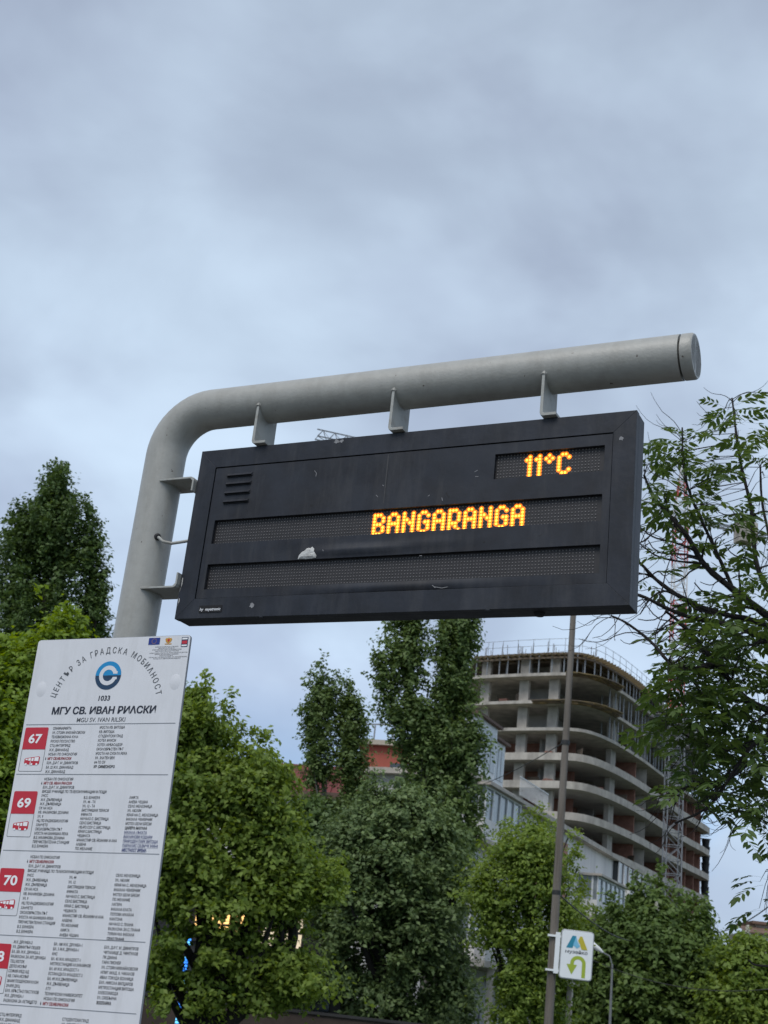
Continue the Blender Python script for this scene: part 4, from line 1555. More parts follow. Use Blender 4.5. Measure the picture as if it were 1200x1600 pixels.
for (xa, xb, m_) in ((304, 312, M_lit), (330, 345, M_lit), (349, 357, M_lit), (362, 372, M_lit), (376, 398, M_lit), (412, 430, M_lit2), (436, 452, M_lit2), (458, 474, M_lit2)):
    w_ = MB().box((sx(xa), .17, zl0), (sx(xb), .246, zl1)).build('lit_window', m_, shop)
    MB().box((sx(xa) - .05, .12, zl0 - .12), (sx(xb) + .05, .244, zl0 - .006)).build('window_sill', M_dark, w_)
    MB().box((sx(xa), .15, zl0 + .45), (sx(xb), .168, zl0 + .53)).build('glazing_bar', M_dark, w_)
n_ = 8
for k in range(n_):
    xa = .3 + (SWd - .6) * k / n_
    MB().box((xa + .05, .2, .3), (xa + (SWd - .6) / n_ - .08, .246, zl0 - .9)).build('shop_window', M_dglass, shop)
# blue light tube on a thin post
bt = atY(291, 1500, 36)
tube = thing('light_tube', 'vertical blue glowing light tube left of the maple trunk', 'light', (bt.x, 36, -.12))
zt0, zt1 = .6, atY(303, 1462, 36).z + .12
MB().tube([(0, .09, 0), (0, .09, zt1 + .1)], .04, 8).build('post', M_dark, tube, smooth=True)
n_ = int((zt1 - zt0) / .072)
ma = None
for k in range(n_):
    zz = zt0 + k * .072
    m_ = M_blueled if (k // 6) % 2 else M_blueled2
    MB().tube([(0, 0, zz), (0, 0, zz + .05)], .048, 8).build('light_ring', m_, tube)
# low brown wall
wp = atY(180, 1560, 41)
lw = thing('low_wall', 'low brown wall along the ground under the maple', 'wall', (wp.x, 41, -.12))
MB().box((0, 0, 0), (9.5, .3, 1.25)).build('wall_body', M_wall, lw)
MB().box((-.05, -.05, 1.253), (9.55, .35, 1.33)).build('coping', M_dark, lw)

# ------------------------------------------------------------------ wooden pole with the museum sign, street lamp, cables
WY = 31.0
pt, pb_ = atY(897, 940, WY), atY(857, 1600, WY)
gx = pb_.x + (pb_.x - pt.x) / (pt.z - pb_.z) * (pb_.z + .13)
wpole = thing('wooden_pole', 'tall weathered wooden pole carrying the museum direction sign', 'pole', (gx, WY, -.13))
zt = pt.z + 1.2
lean = (pt.x - gx) / (pt.z + .13)
MB().tube([(lean * z, 0, z) for z in (0, 2, 4, 6, 8, 10, zt)], [.105, .102, .096, .090, .082, .075, .068], 16).build('shaft', M_wood, wpole, smooth=True)
for py in (1160, 1396):
    zz = atY(880, py, WY).z + .13
    MB().tube([(lean * zz, 0, zz - .05), (lean * zz, 0, zz + .05)], .099, 14).build('steel_band', M_wire, wpole, smooth=True)
sa, sb_ = atY(875, 1455, WY - .2), atY(921, 1533, WY - .2)
sw_, sh_ = (sb_.x - sa.x) * 1.02, sa.z - sb_.z + .06
ms = thing('museum_sign', 'white rounded sign with blue and yellow zigzag and green turn arrow on the wooden pole', 'sign', (sa.x + .02, WY - .2, sb_.z))
ms.rotation_euler.z = R(-6)
ms.rotation_euler.y = R(1.0)
MB().prism(rrect(0, 0, sw_, sh_, .07, 6), 0, .14).build('sign_frame', M_signf, ms, bevel=.008)
MB().prism(rrect(.022, .022, sw_ - .022, sh_ - .022, .055, 6), -.006, .0).build('sign_face', M_signw, ms)
YS = -.009


def S(u, v):
    return (u * sw_, v * sh_)


lgp = MB()
poly(lgp, [S(.17, .63), S(.345, .885), S(.455, .885), S(.44, .80), S(.36, .63)], YS)
lgp.build('zigzag_teal', M_teal, ms)
lgp = MB()
poly(lgp, [S(.375, .63 + .06), S(.455, .885), S(.51, .76), S(.59, .68), S(.50, .63)], YS - .003)
lgp.build('zigzag_blue', M_sky, ms)
lgp = MB()
poly(lgp, [S(.52, .79), S(.575, .885), S(.64, .885), S(.82, .62), S(.64, .62), S(.57, .74)], YS - .006)
lgp.build('zigzag_yellow', M_ylw, ms)
tmz = MB()
text(tmz, 'музейко', .15 * sw_, .525 * sh_, .070 * sh_, y=YS, width=.68 * sw_, bold=.02)
tmz.build('sign_lettering', M_tgrey, ms)
ar = MB()
ax_, az_ = .56 * sw_, .33 * sh_
ro, ri = .235 * sw_, .125 * sw_
vs = []
N = 18
for k in range(N + 1):
    t = PI * k / N
    vs += [(ax_ + ro * math.cos(t), YS, az_ + ro * math.sin(t) * .95), (ax_ + ri * math.cos(t), YS, az_ + ri * math.sin(t) * .95)]
fs = [(2 * k, 2 * k + 1, 2 * k + 3, 2 * k + 2) for k in range(N)]
ar.add(vs, fs)
poly(ar, [(ax_ + ri, az_), (ax_ + ro, az_), (ax_ + ro, .05 * sh_), (ax_ + ri, .05 * sh_)], YS)
poly(ar, [(ax_ - ro - .11 * sw_, az_ - .03 * sh_), (ax_ - ri + .10 * sw_, az_ - .03 * sh_), (ax_ - (ro + ri) / 2 + .0 * sw_, az_ - .235 * sh_)], YS - .0005)
poly(ar, [(ax_ - ro, az_), (ax_ - ri, az_), (ax_ - ri, az_ - .03 * sh_), (ax_ - ro, az_ - .03 * sh_)], YS)
ar.build('turn_arrow', M_lime, ms)
for v in (.14, .84):
    MB().box((-.30, .03, v * sh_ - .022), (.02, .11, v * sh_ + .022)).build('sign_arm', M_signw, ms)
MB().box((-.12, .02, .08 * sh_), (-.015, .12, .92 * sh_)).build('mounting_box', M_signw, ms)

lp_ = atY(951, 1600, 56)
lmp = thing('street_lamp', 'slim grey street lamp right of the museum sign', 'street lamp', (lp_.x + .05, 56, -.12))
lz = atY(957, 1506, 56).z + .12
MB().tube([(0, 0, 0), (0, 0, lz * .5), (0, 0, lz)], [.07, .055, .042], 10).build('pole', M_lamp, lmp, smooth=True)
MB().tube([(0, 0, lz - .05), (-.12, 0, lz + .28), (-.45, 0, lz + .42), (-.72, 0, lz + .55)], .03, 8).build('arm', M_lamp, lmp, smooth=True)
MB().tube([(-.40, 0, lz + .40), (-.58, 0, lz + .50), (-.85, 0, lz + .66), (-1.05, 0, lz + .72), (-1.12, 0, lz + .73)], [.04, .10, .125, .10, .03], 10).build('lamp_head', M_lamph, lmp, smooth=True)


def cable(label, pts_, r=.012, sag=.0, group=None):
    p, q = pts_
    n_ = 16
    ps = [p.lerp(q, k / n_) - Vector((0, 0, sag * 4 * (k / n_) * (1 - k / n_))) for k in range(n_ + 1)]
    o = MB().tube([v - p for v in ps], r, 5).build('overhead_cable', M_wire)
    o.location = p
    tag(o, label, 'cable', group)


cable('thin cable running left and down from the wooden pole to the white block', (atY(881, 1160, WY), atY(700, 1236, 66)), .012, .3)
cable('thin cable running right and down from the wooden pole behind the sign', (atY(872, 1396, WY), atY(985, 1470, 60)), .02, .2)
cable('thin cable rising to the right edge above the distant house', (atY(1118, 1458, 75), atY(1215, 1405, 60)), .028, .25)
cable('low cable sagging across the chestnut trees', (atY(925, 1500, 55), atY(1225, 1542, 55)), .016, .55)

# ------------------------------------------------------------------ trees
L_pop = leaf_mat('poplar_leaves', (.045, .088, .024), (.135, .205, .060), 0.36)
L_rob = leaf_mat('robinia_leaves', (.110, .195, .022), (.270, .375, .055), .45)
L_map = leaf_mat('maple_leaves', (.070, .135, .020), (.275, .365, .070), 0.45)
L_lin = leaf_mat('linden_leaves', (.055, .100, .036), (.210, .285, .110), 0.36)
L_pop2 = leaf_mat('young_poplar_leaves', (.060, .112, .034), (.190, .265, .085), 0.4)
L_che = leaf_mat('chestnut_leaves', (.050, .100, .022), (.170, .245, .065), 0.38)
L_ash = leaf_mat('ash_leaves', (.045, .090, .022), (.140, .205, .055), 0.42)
M_bloss = mat('chestnut_blossom', (.62, .60, .50), .8, vary=.2, scale=8)


def leaves_mesh(name, P, Nn, size, tint, rng, m, aspect=.55, droop=.25):
    n = len(P)
    Nn = Nn / (np.linalg.norm(Nn, axis=1, keepdims=True) + 1e-9)
    T = rng.normal(size=(n, 3))
    T[:, 2] -= droop * 2
    T -= Nn * (T * Nn).sum(1, keepdims=True)
    T /= np.linalg.norm(T, axis=1, keepdims=True) + 1e-9
    B = np.cross(Nn, T)
    s = (size * (.65 + .7 * rng.random(n)))[:, None]
    fold = Nn * s * .10
    V = np.empty((n, 4, 3))
    V[:, 0] = P - T * s * .5
    V[:, 1] = P + B * s * aspect * .5 + fold - T * s * .06
    V[:, 2] = P + T * s * .5
    V[:, 3] = P - B * s * aspect * .5 + fold - T * s * .06
    me = bpy.data.meshes.new(name)
    me.vertices.add(4 * n)
    me.vertices.foreach_set('co', V.reshape(-1))
    me.loops.add(4 * n)
    me.loops.foreach_set('vertex_index', np.arange(4 * n, dtype=np.int32))
    me.polygons.add(n)
    me.polygons.foreach_set('loop_start', np.arange(0, 4 * n, 4, dtype=np.int32))
    try:
        me.polygons.foreach_set('loop_total', np.full(n, 4, dtype=np.int32))
    except Exception:
        pass
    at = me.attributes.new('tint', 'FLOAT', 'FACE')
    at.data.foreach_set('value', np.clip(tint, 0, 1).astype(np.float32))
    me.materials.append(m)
    me.update(calc_edges=True)
    me.validate()
    return me


def tree(name, label, profs, Y, n, r, per, size, m, bark, seed, group=None, flat=.65, up=.8, depth=.85, trunk_r=.25, holes=(), aspect=.6, shell=.5, trunk_px=None, base_z=-.13, blossoms=0, inner=.25, limb_n=14, cat='tree', gap=.26, hang=.15, spread=1.0, upswept=0, shoots=0):
    """profs: list of silhouettes, each a list of (row, left, right) in the photograph measured at the distance Y"""
    rng = np.random.default_rng(seed)
    cen, cr_, ct = [], [], []
    tot_w = [sum((b[2] - b[1]) for b in p) for p in profs]
    rows = []
    for p in profs:
        q = []
        for py, xl, xr in p:
            a, b = atY(xl, py, Y), atY(xr, py, Y)
            q.append(((a.z + b.z) / 2, (a.x + b.x) / 2, (b.x - a.x) / 2))
        rows.append(np.array(sorted(q)))
    bot = min(rows, key=lambda q: q[0, 0])
    bx = bot[0, 1]
    if trunk_px:
        bx = atY(trunk_px[0], trunk_px[1], Y).x
    root = thing(name, label, cat, (bx, Y, base_z), 0, group)
    area = [np.trapezoid(q[:, 2], q[:, 0]) if hasattr(np, 'trapezoid') else np.trapz(q[:, 2], q[:, 0]) for q in rows]
    for q, ar in zip(rows, area):
        k = max(3, int(n * ar / sum(area)))
        zz = np.linspace(q[0, 0], q[-1, 0], 200)
        hw = np.interp(zz, q[:, 0], q[:, 2])
        c = np.cumsum(hw ** 1.0)
        c /= c[-1]
        u = (np.arange(k) + rng.random(k)) / k
        zc = np.interp(u, c, zz)
        hc = np.interp(zc, q[:, 0], q[:, 2])
        xc = np.interp(zc, q[:, 0], q[:, 1])
        th = rng.random(k) * 2 * PI
        flip = (np.sin(th) > 0) & (rng.random(k) < .45)
        th[flip] = -th[flip]
        rr = np.where(rng.random(k) < inner, rng.random(k) * .6, .55 + .45 * np.sqrt(rng.random(k)))
        rc = r * (.6 + .8 * rng.random(k))
        rc = np.minimum(rc, np.maximum(.25 * r, hc * .9))
        lump = np.array([mnoise.noise(Vector((3 * math.cos(a_) + seed, 3 * math.sin(a_), z_ / (2.2 * r)))) for a_, z_ in zip(th, zc)])
        ex = np.maximum((hc - rc * .55) * (1 + .42 * np.clip(lump, -.7, .55)), .02)
        if upswept:
            # steep limbs leave the stem, each ending in its own ragged plume
            nb_ = max(4, k // 5)
            for q_ in range(nb_):
                f0 = (q_ + rng.random()) / nb_
                ze = q[0, 0] + (q[-1, 0] - q[0, 0]) * (.10 + .92 * f0)
                ln_ = upswept * (.6 + .9 * rng.random()) * (1.1 - .5 * f0)
                zb_ = max(ze - ln_, q[0, 0] * .7 + base_z * .3)
                t_ = rng.random() * 2 * PI
                if math.sin(t_) > 0 and rng.random() < .4:
                    t_ = -t_
                he = np.interp(ze, q[:, 0], q[:, 2]) * (.55 + .55 * rng.random())
                br_t = rng.random()
                for w_ in (.30, .48, .66, .83, 1.0):
                    zz_ = zb_ + (ze - zb_) * w_
                    hr_ = he * w_ ** .8
                    x0_ = np.interp(zz_, q[:, 0], q[:, 1])
                    cen.append(np.array([[x0_ + hr_ * math.cos(t_), Y + hr_ * math.sin(t_) * depth, zz_]]))
                    cr_.append(np.array([r * (.95 - .5 * w_ ** 2) * (.75 + .5 * rng.random())]))
                    ct.append(np.array([br_t]))
            continue
        cen.append(np.stack([xc + rr * np.cos(th) * ex, Y + rr * np.sin(th) * ex * depth, zc - rc * flat * .5], 1))
        cr_.append(rc)
        ct.append(rng.random(k))
    if shoots:
        # leading shoots that stand clear of the crown's outline
        for q in rows:
            for _ in range(shoots):
                z_ = q[0, 0] + (q[-1, 0] - q[0, 0]) * (.30 + .72 * rng.random())
                t_ = rng.random() * PI * 2
                h_ = np.interp(z_, q[:, 0], q[:, 2]) * (.88 + .14 * rng.random())
                x_ = np.interp(z_, q[:, 0], q[:, 1])
                rs_ = r * (.28 + .30 * rng.random())
                for w_ in range(3):
                    cen.append(np.array([[x_ + h_ * math.cos(t_) * (1 + .05 * w_), Y + h_ * math.sin(t_) * depth * (1 + .05 * w_), z_ + w_ * rs_ * 1.0]]))
                    cr_.append(np.array([rs_ * (1.1 - .3 * w_)]))
                    ct.append(np.array([.5 + .5 * rng.random()]))
    cen, cr_, ct = np.concatenate(cen), np.concatenate(cr_), np.concatenate(ct)
    # gaps: a slow noise through the crown drops some clumps and swells others
    nv = np.array([mnoise.noise(Vector(tuple(c / (r * 1.9)))) for c in cen])
    kp = nv + .25 * rng.random(len(nv)) > np.quantile(nv, gap)
    cen, cr_, ct, nv = cen[kp], cr_[kp], ct[kp], nv[kp]
    cr_ = cr_ * (1 + .5 * np.clip(nv, -.6, .6))
    # each clump is a handful of leafy shoots that run outward and end unevenly
    LPS = 11
    cnt = np.maximum(2, (per / LPS * (cr_ / r) ** 2).astype(int))
    sidx = np.repeat(np.arange(len(cen)), cnt)
    S_ = len(sidx)
    d = rng.normal(size=(S_, 3))
    d[:, 2] = d[:, 2] * .8 + .35
    axis = np.array([np.interp(cen[:, 2], rows[0][:, 0], rows[0][:, 1])]).T
    outv = cen - np.array([bx, Y, 0])
    for q in rows[1:]:
        pass
    outv[:, 0] = cen[:, 0] - np.mean([np.interp(cen[:, 2], q[:, 0], q[:, 1]) for q in rows], axis=0)
    outv[:, 2] *= 0
    outv /= np.linalg.norm(outv, axis=1, keepdims=True) + .3
    d = d / np.linalg.norm(d, axis=1, keepdims=True) + outv[sidx] * .45
    d /= np.linalg.norm(d, axis=1, keepdims=True)
    so = cen[sidx] + rng.normal(size=(S_, 3)) * (cr_[sidx] * .28)[:, None] * np.array([1, 1, flat])
    sl = cr_[sidx] * spread * (.45 + .75 * rng.random(S_) ** 1.5)
    lidx = np.repeat(np.arange(S_), LPS)
    N = len(lidx)
    f = rng.random(N) ** .75
    idx = sidx[lidx]
    dl = d[lidx] * np.array([1, 1, flat])
    P = so[lidx] + dl * (f * sl[lidx])[:, None] + rng.normal(size=(N, 3)) * (size * .55) + np.array([0, 0, -1.0]) * (f ** 2 * sl[lidx] * hang)[:, None]
    Nn = dl * .55 + np.array([0, -.1, up * .75]) + rng.normal(size=(N, 3)) * .42
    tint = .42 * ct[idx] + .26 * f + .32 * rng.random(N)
    keep = np.ones(N, bool)
    if holes:
        X_, Y_ = pix(P)
        for hx, hy, hr, pk in holes:
            inside = ((X_ - hx) ** 2 + (Y_ - hy) ** 2 < hr * hr)
            keep &= ~(inside & (rng.random(N) < pk))
    keep &= P[:, 2] > .3
    P, Nn, tint = P[keep], Nn[keep], tint[keep]
    org = np.array([bx, Y, base_z])
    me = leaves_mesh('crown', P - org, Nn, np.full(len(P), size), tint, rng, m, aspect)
    o = stuff(link('crown', me, None, root))
    # trunk and limbs
    zt = [q[-1, 0] for q in rows]
    tk = MB()
    rr_ = random.Random(seed)
    for qi, q in enumerate(rows):
        top = q[-1]
        z1 = q[0, 0] + (q[-1, 0] - q[0, 0]) * .9
        pts_ = []
        for k in range(9):
            f = k / 8
            z = base_z + (z1 - base_z) * f
            xq = np.interp(z, q[:, 0], q[:, 1])
            g_ = min(1, f * 2.2)
            xx = bx * (1 - g_) + xq * g_
            pts_.append((xx - bx + (rr_.random() - .5) * .25 * trunk_r * (k > 0) * 2, (rr_.random() - .5) * trunk_r * (k > 0), z - base_z))
        tk.tube(pts_, [trunk_r * (1 - .88 * k / 8) * (1.25 if k == 0 else 1) for k in range(9)], 9)
    order = list(range(len(cen)))
    rr_.shuffle(order)
    lb = []
    for i in order[:limb_n]:
        c = cen[i] - org
        q = rows[int(np.argmin([abs(np.interp(cen[i][2], q[:, 0], q[:, 1]) - cen[i][0]) for q in rows]))]
        zs = max(c[2] * .25, c[2] - (1.2 + abs(c[0])) * 1.0)
        zw = zs + base_z
        g_ = min(1, (zs) / max(.1, (q[-1, 0] - base_z) * .9) * 2.2)
        xs0 = (bx * (1 - g_) + np.interp(zw, q[:, 0], q[:, 1]) * g_) - bx
        mid_ = (xs0 * .45 + c[0] * .55, c[1] * .5, zs + (c[2] - zs) * .42)
        f = zs / max(.1, (q[-1, 0] - base_z))
        r0 = max(.04, trunk_r * (1 - .8 * f) * .6)
        tk.tube([(xs0, 0, zs), mid_, (c[0], c[1], c[2])], [r0, r0 * .6, .02], 6)
    tk.build('trunk', bark, root, smooth=True)
    if blossoms:
        sel = [i for i in order if cen[i][2] > np.median(cen[:, 2])][:blossoms]
        for i in sel:
            c = cen[i] - org + np.array([0, -.3, cr_[i] * flat * .9])
            b_ = MB()
            for k in range(14):
                t = 2.4 * k
                zz = k * .028
                w_ = .10 * (1 - k / 18)
                b_.box((w_ * math.cos(t) - .035, w_ * math.sin(t) - .035, zz - .03), (w_ * math.cos(t) + .035, w_ * math.sin(t) + .035, zz + .03))
            bo = b_.build('blossom', M_bloss, root)
            bo.location = tuple(c)
    return root


tree('poplar_tree', 'tall dark poplar with fine leaves at the far left edge', [
    [(738, 78, 104), (756, 58, 122), (785, 32, 142), (825, 4, 156), (880, -16, 164), (930, -30, 165), (980, -36, 162), (1060, -40, 170), (1160, -40, 175), (1300, -30, 160)],
    [(800, 138, 152), (840, 125, 160), (900, 120, 170), (980, 110, 170), (1060, 100, 165)],
    [(885, 155, 168), (910, 140, 176), (960, 130, 172), (1010, 125, 160)]],
    60, 760, .85, 220, .20, L_pop, M_bark, 3, gap=.04, spread=.8, upswept=4.5, flat=1.5, up=.6, trunk_r=.4, shell=.35, inner=.3, trunk_px=(60, 1500))
tree('robinia_tree', 'bright yellow green robinia crown beside and behind the white stop board', [
    [(968, 18, 48), (982, -2, 64), (1002, -25, 86), (1030, -45, 104), (1080, -70, 118), (1160, -90, 120), (1260, -110, 120), (1360, -110, 110), (1450, -90, 90)],
    [(990, 86, 106), (1008, 75, 112), (1040, 60, 114)]],
    24, 190, .55, 330, .115, L_rob, M_bark_d, 8, shoots=18, flat=.45, up=.9, trunk_r=.22, holes=[(38, 1165, 22, .85), (45, 1215, 20, .8), (12, 1240, 26, .8), (60, 1115, 14, .6)], trunk_px=(20, 1600), shell=.3, inner=.2)
tree('maple_tree', 'broad light green maple right of the white stop board with warm lights behind', [
    [(1062, 296, 322), (1085, 278, 340), (1120, 260, 362), (1150, 250, 375), (1200, 235, 380), (1260, 225, 400), (1330, 215, 420), (1420, 205, 430), (1500, 205, 420), (1560, 215, 400)],
    [(1148, 380, 410), (1165, 360, 425), (1200, 345, 448), (1250, 340, 462), (1310, 335, 470), (1360, 330, 470), (1420, 330, 460)],
    [(1318, 430, 480), (1345, 415, 512), (1390, 400, 532), (1440, 390, 535), (1480, 390, 520), (1530, 380, 490), (1565, 370, 465)]],
    33, 230, .64, 330, .145, L_map, M_bark_d, 21, gap=.33, limb_n=34, spread=1.2, shoots=34, flat=.42, up=.65, trunk_r=.26, trunk_px=(306, 1600),
    holes=[(308, 1432, 17, .92), (342, 1436, 20, .70), (368, 1442, 20, .68), (392, 1442, 18, .72), (425, 1466, 20, .66), (455, 1468, 20, .66), (302, 1475, 13, .97), (298, 1492, 13, .97), (293, 1510, 11, .97), (280, 1558, 11, .97), (276, 1574, 12, .97), (271, 1592, 13, .97), (300, 1545, 24, .7), (268, 1545, 10, .9)], inner=.3)
tree('young_poplar_tree', 'slim double topped poplar left of the tall poplars', [
    [(1034, 492, 504), (1054, 480, 518), (1100, 470, 534), (1150, 470, 532), (1200, 472, 530), (1260, 480, 535), (1310, 490, 540)],
    [(1048, 524, 538), (1076, 518, 552), (1120, 520, 572), (1160, 526, 576), (1210, 522, 575), (1270, 515, 570), (1310, 510, 560)]],
    62, 330, .76, 150, .19, L_pop2, M_bark_p, 31, gap=.08, spread=.9, upswept=4.2, flat=1.25, up=.7, trunk_r=.2, trunk_px=(520, 1600), shell=.3, group=None)
tree('poplar_tree', 'tall twin topped poplar directly under the dark display', [
    [(915, 628, 645), (950, 612, 662), (1000, 598, 672), (1040, 588, 668), (1090, 592, 668), (1135, 612, 680), (1215, 620, 695), (1290, 600, 700), (1380, 620, 700)],
    [(915, 698, 722), (955, 684, 742), (985, 678, 746), (1030, 668, 742), (1090, 660, 752), (1150, 655, 764), (1210, 652, 764), (1270, 655, 758), (1340, 660, 750), (1400, 670, 735)]],
    58, 560, .88, 190, .20, L_pop2, M_bark_p, 41, gap=.08, spread=.9, upswept=4.2, flat=1.3, up=.7, trunk_r=.3, trunk_px=(672, 1600), shell=.3, holes=[(668, 1040, 9, .8), (658, 1085, 8, .8)])
tree('linden_tree', 'dense grey green linden in the middle below the poplars', [
    [(1232, 610, 648), (1255, 570, 680), (1290, 540, 708), (1340, 512, 730), (1400, 498, 744), (1450, 492, 748), (1500, 495, 742), (1540, 505, 720), (1575, 520, 700), (1592, 540, 690)]],
    45, 210, .74, 350, .17, L_lin, M_bark_d, 52, gap=.42, limb_n=36, spread=1.15, shoots=60, flat=.48, up=.9, trunk_r=.3, trunk_px=(632, 1600), inner=.3)
tree('robinia_tree', 'feathery light green robinia in front of the white block left of the wooden pole', [
    [(1288, 805, 850), (1305, 785, 880), (1340, 758, 905), (1390, 742, 915), (1440, 745, 910), (1490, 752, 896), (1540, 765, 885), (1590, 775, 880)]],
    41, 130, .62, 260, .13, L_map, M_bark_d, 63, gap=.36, limb_n=34, spread=1.35, shoots=50, flat=.45, up=.9, trunk_r=.16, trunk_px=(800, 1640), shell=.25, holes=[(775, 1500, 20, .8), (750, 1560, 26, .75), (752, 1480, 20, .7), (890, 1400, 14, .7)], inner=.2)
tree('chestnut_tree', 'big round dark green chestnut below the right half of the tower', [
    [(1402, 995, 1035), (1418, 968, 1062), (1440, 950, 1098), (1470, 936, 1125), (1510, 925, 1138), (1560, 918, 1146), (1620, 915, 1150), (1680, 920, 1145)]],
    66, 220, 1.15, 480, .27, L_che, M_bark, 71, gap=.30, spread=1.1, shoots=60, flat=.48, up=.9, trunk_r=.4, trunk_px=(1030, 1680), blossoms=5, inner=.25, group=None)
tree('chestnut_tree', 'chestnut with white blossom candles at the lower right edge', [
    [(1462, 1150, 1200), (1478, 1128, 1222), (1500, 1115, 1250), (1540, 1105, 1270), (1600, 1100, 1280), (1680, 1105, 1275)]],
    62, 150, 1.3, 460, .24, L_map, M_bark, 81, flat=.45, up=.9, trunk_r=.35, trunk_px=(1185, 1680), blossoms=16, inner=.25)
tree('acacia_tree', 'mid green acacia behind the museum sign and the street lamp', [
    [(1436, 885, 925), (1455, 865, 950), (1490, 850, 962), (1540, 842, 968), (1600, 840, 970), (1660, 845, 965)]],
    84, 110, 1.5, 420, .30, L_map, M_bark, 91, flat=.45, up=.9, trunk_r=.3, trunk_px=(905, 1650), inner=.25)
tree('shrub_tree', 'dark small tree in front of the white wall left of the linden', [
    [(1245, 470, 500), (1265, 452, 520), (1300, 440, 535), (1350, 440, 540), (1420, 445, 540)]],
    56, 70, .8, 210, .19, L_pop, M_bark, 95, flat=.7, up=.5, trunk_r=.18, trunk_px=(490, 1600), shell=.3)
tree('shrub_tree', 'low dark bush under the linden right of its trunk', [
    [(1500, 690, 720), (1530, 670, 735), (1570, 660, 742), (1620, 655, 745)]],
    50, 60, .6, 190, .15, L_lin, M_bark_d, 97, flat=.7, up=.5, trunk_r=.1, trunk_px=(700, 1640), shell=.3)
tree('shrub_tree', 'low dark bush left of the linden trunk under the maple', [
    [(1490, 520, 545), (1520, 505, 580), (1560, 495, 600), (1620, 490, 610)]],
    50, 60, .6, 190, .15, L_lin, M_bark_d, 99, flat=.7, up=.5, trunk_r=.1, trunk_px=(550, 1640), shell=.3)
# far belt of trees that closes the street
rngb = np.random.default_rng(5)
xs_b = rngb.random(26000) * 330 - 150
hb_ = 5.0 + 2.5 * np.sin(xs_b * .13) + 1.5 * np.sin(xs_b * .37 + 1)
Pb = np.stack([xs_b, 200 + rngb.random(26000) * 14, rngb.random(26000) ** .8 * hb_], 1)
me = leaves_mesh('treeline', Pb, rngb.normal(size=(26000, 3)) * .5 + np.array([0, -.3, .6]), np.full(26000, 1.1), rngb.random(26000), rngb, L_che)
stuff(link('treeline', me))

# ------------------------------------------------------------------ ash tree close to the camera at the right
AY = 9.0
abase = atY(1420, 1500, AY)
ash = thing('ash_tree', 'near ash tree with dark twisting branches and drooping leaflets at the right edge', 'tree', (abase.x, AY, 0))
AO = Vector((abase.x, AY, 0))
ar_ = random.Random(77)


def A(px, py, y=AY):
    return atY(px, py, y) - AO


def smooth(pts_, n=2):
    for _ in range(n):
        q = [pts_[0]]
        for a, b in zip(pts_[:-1], pts_[1:]):
            q += [a.lerp(b, .25), a.lerp(b, .75)]
        q.append(pts_[-1])
        pts_ = q
    return pts_


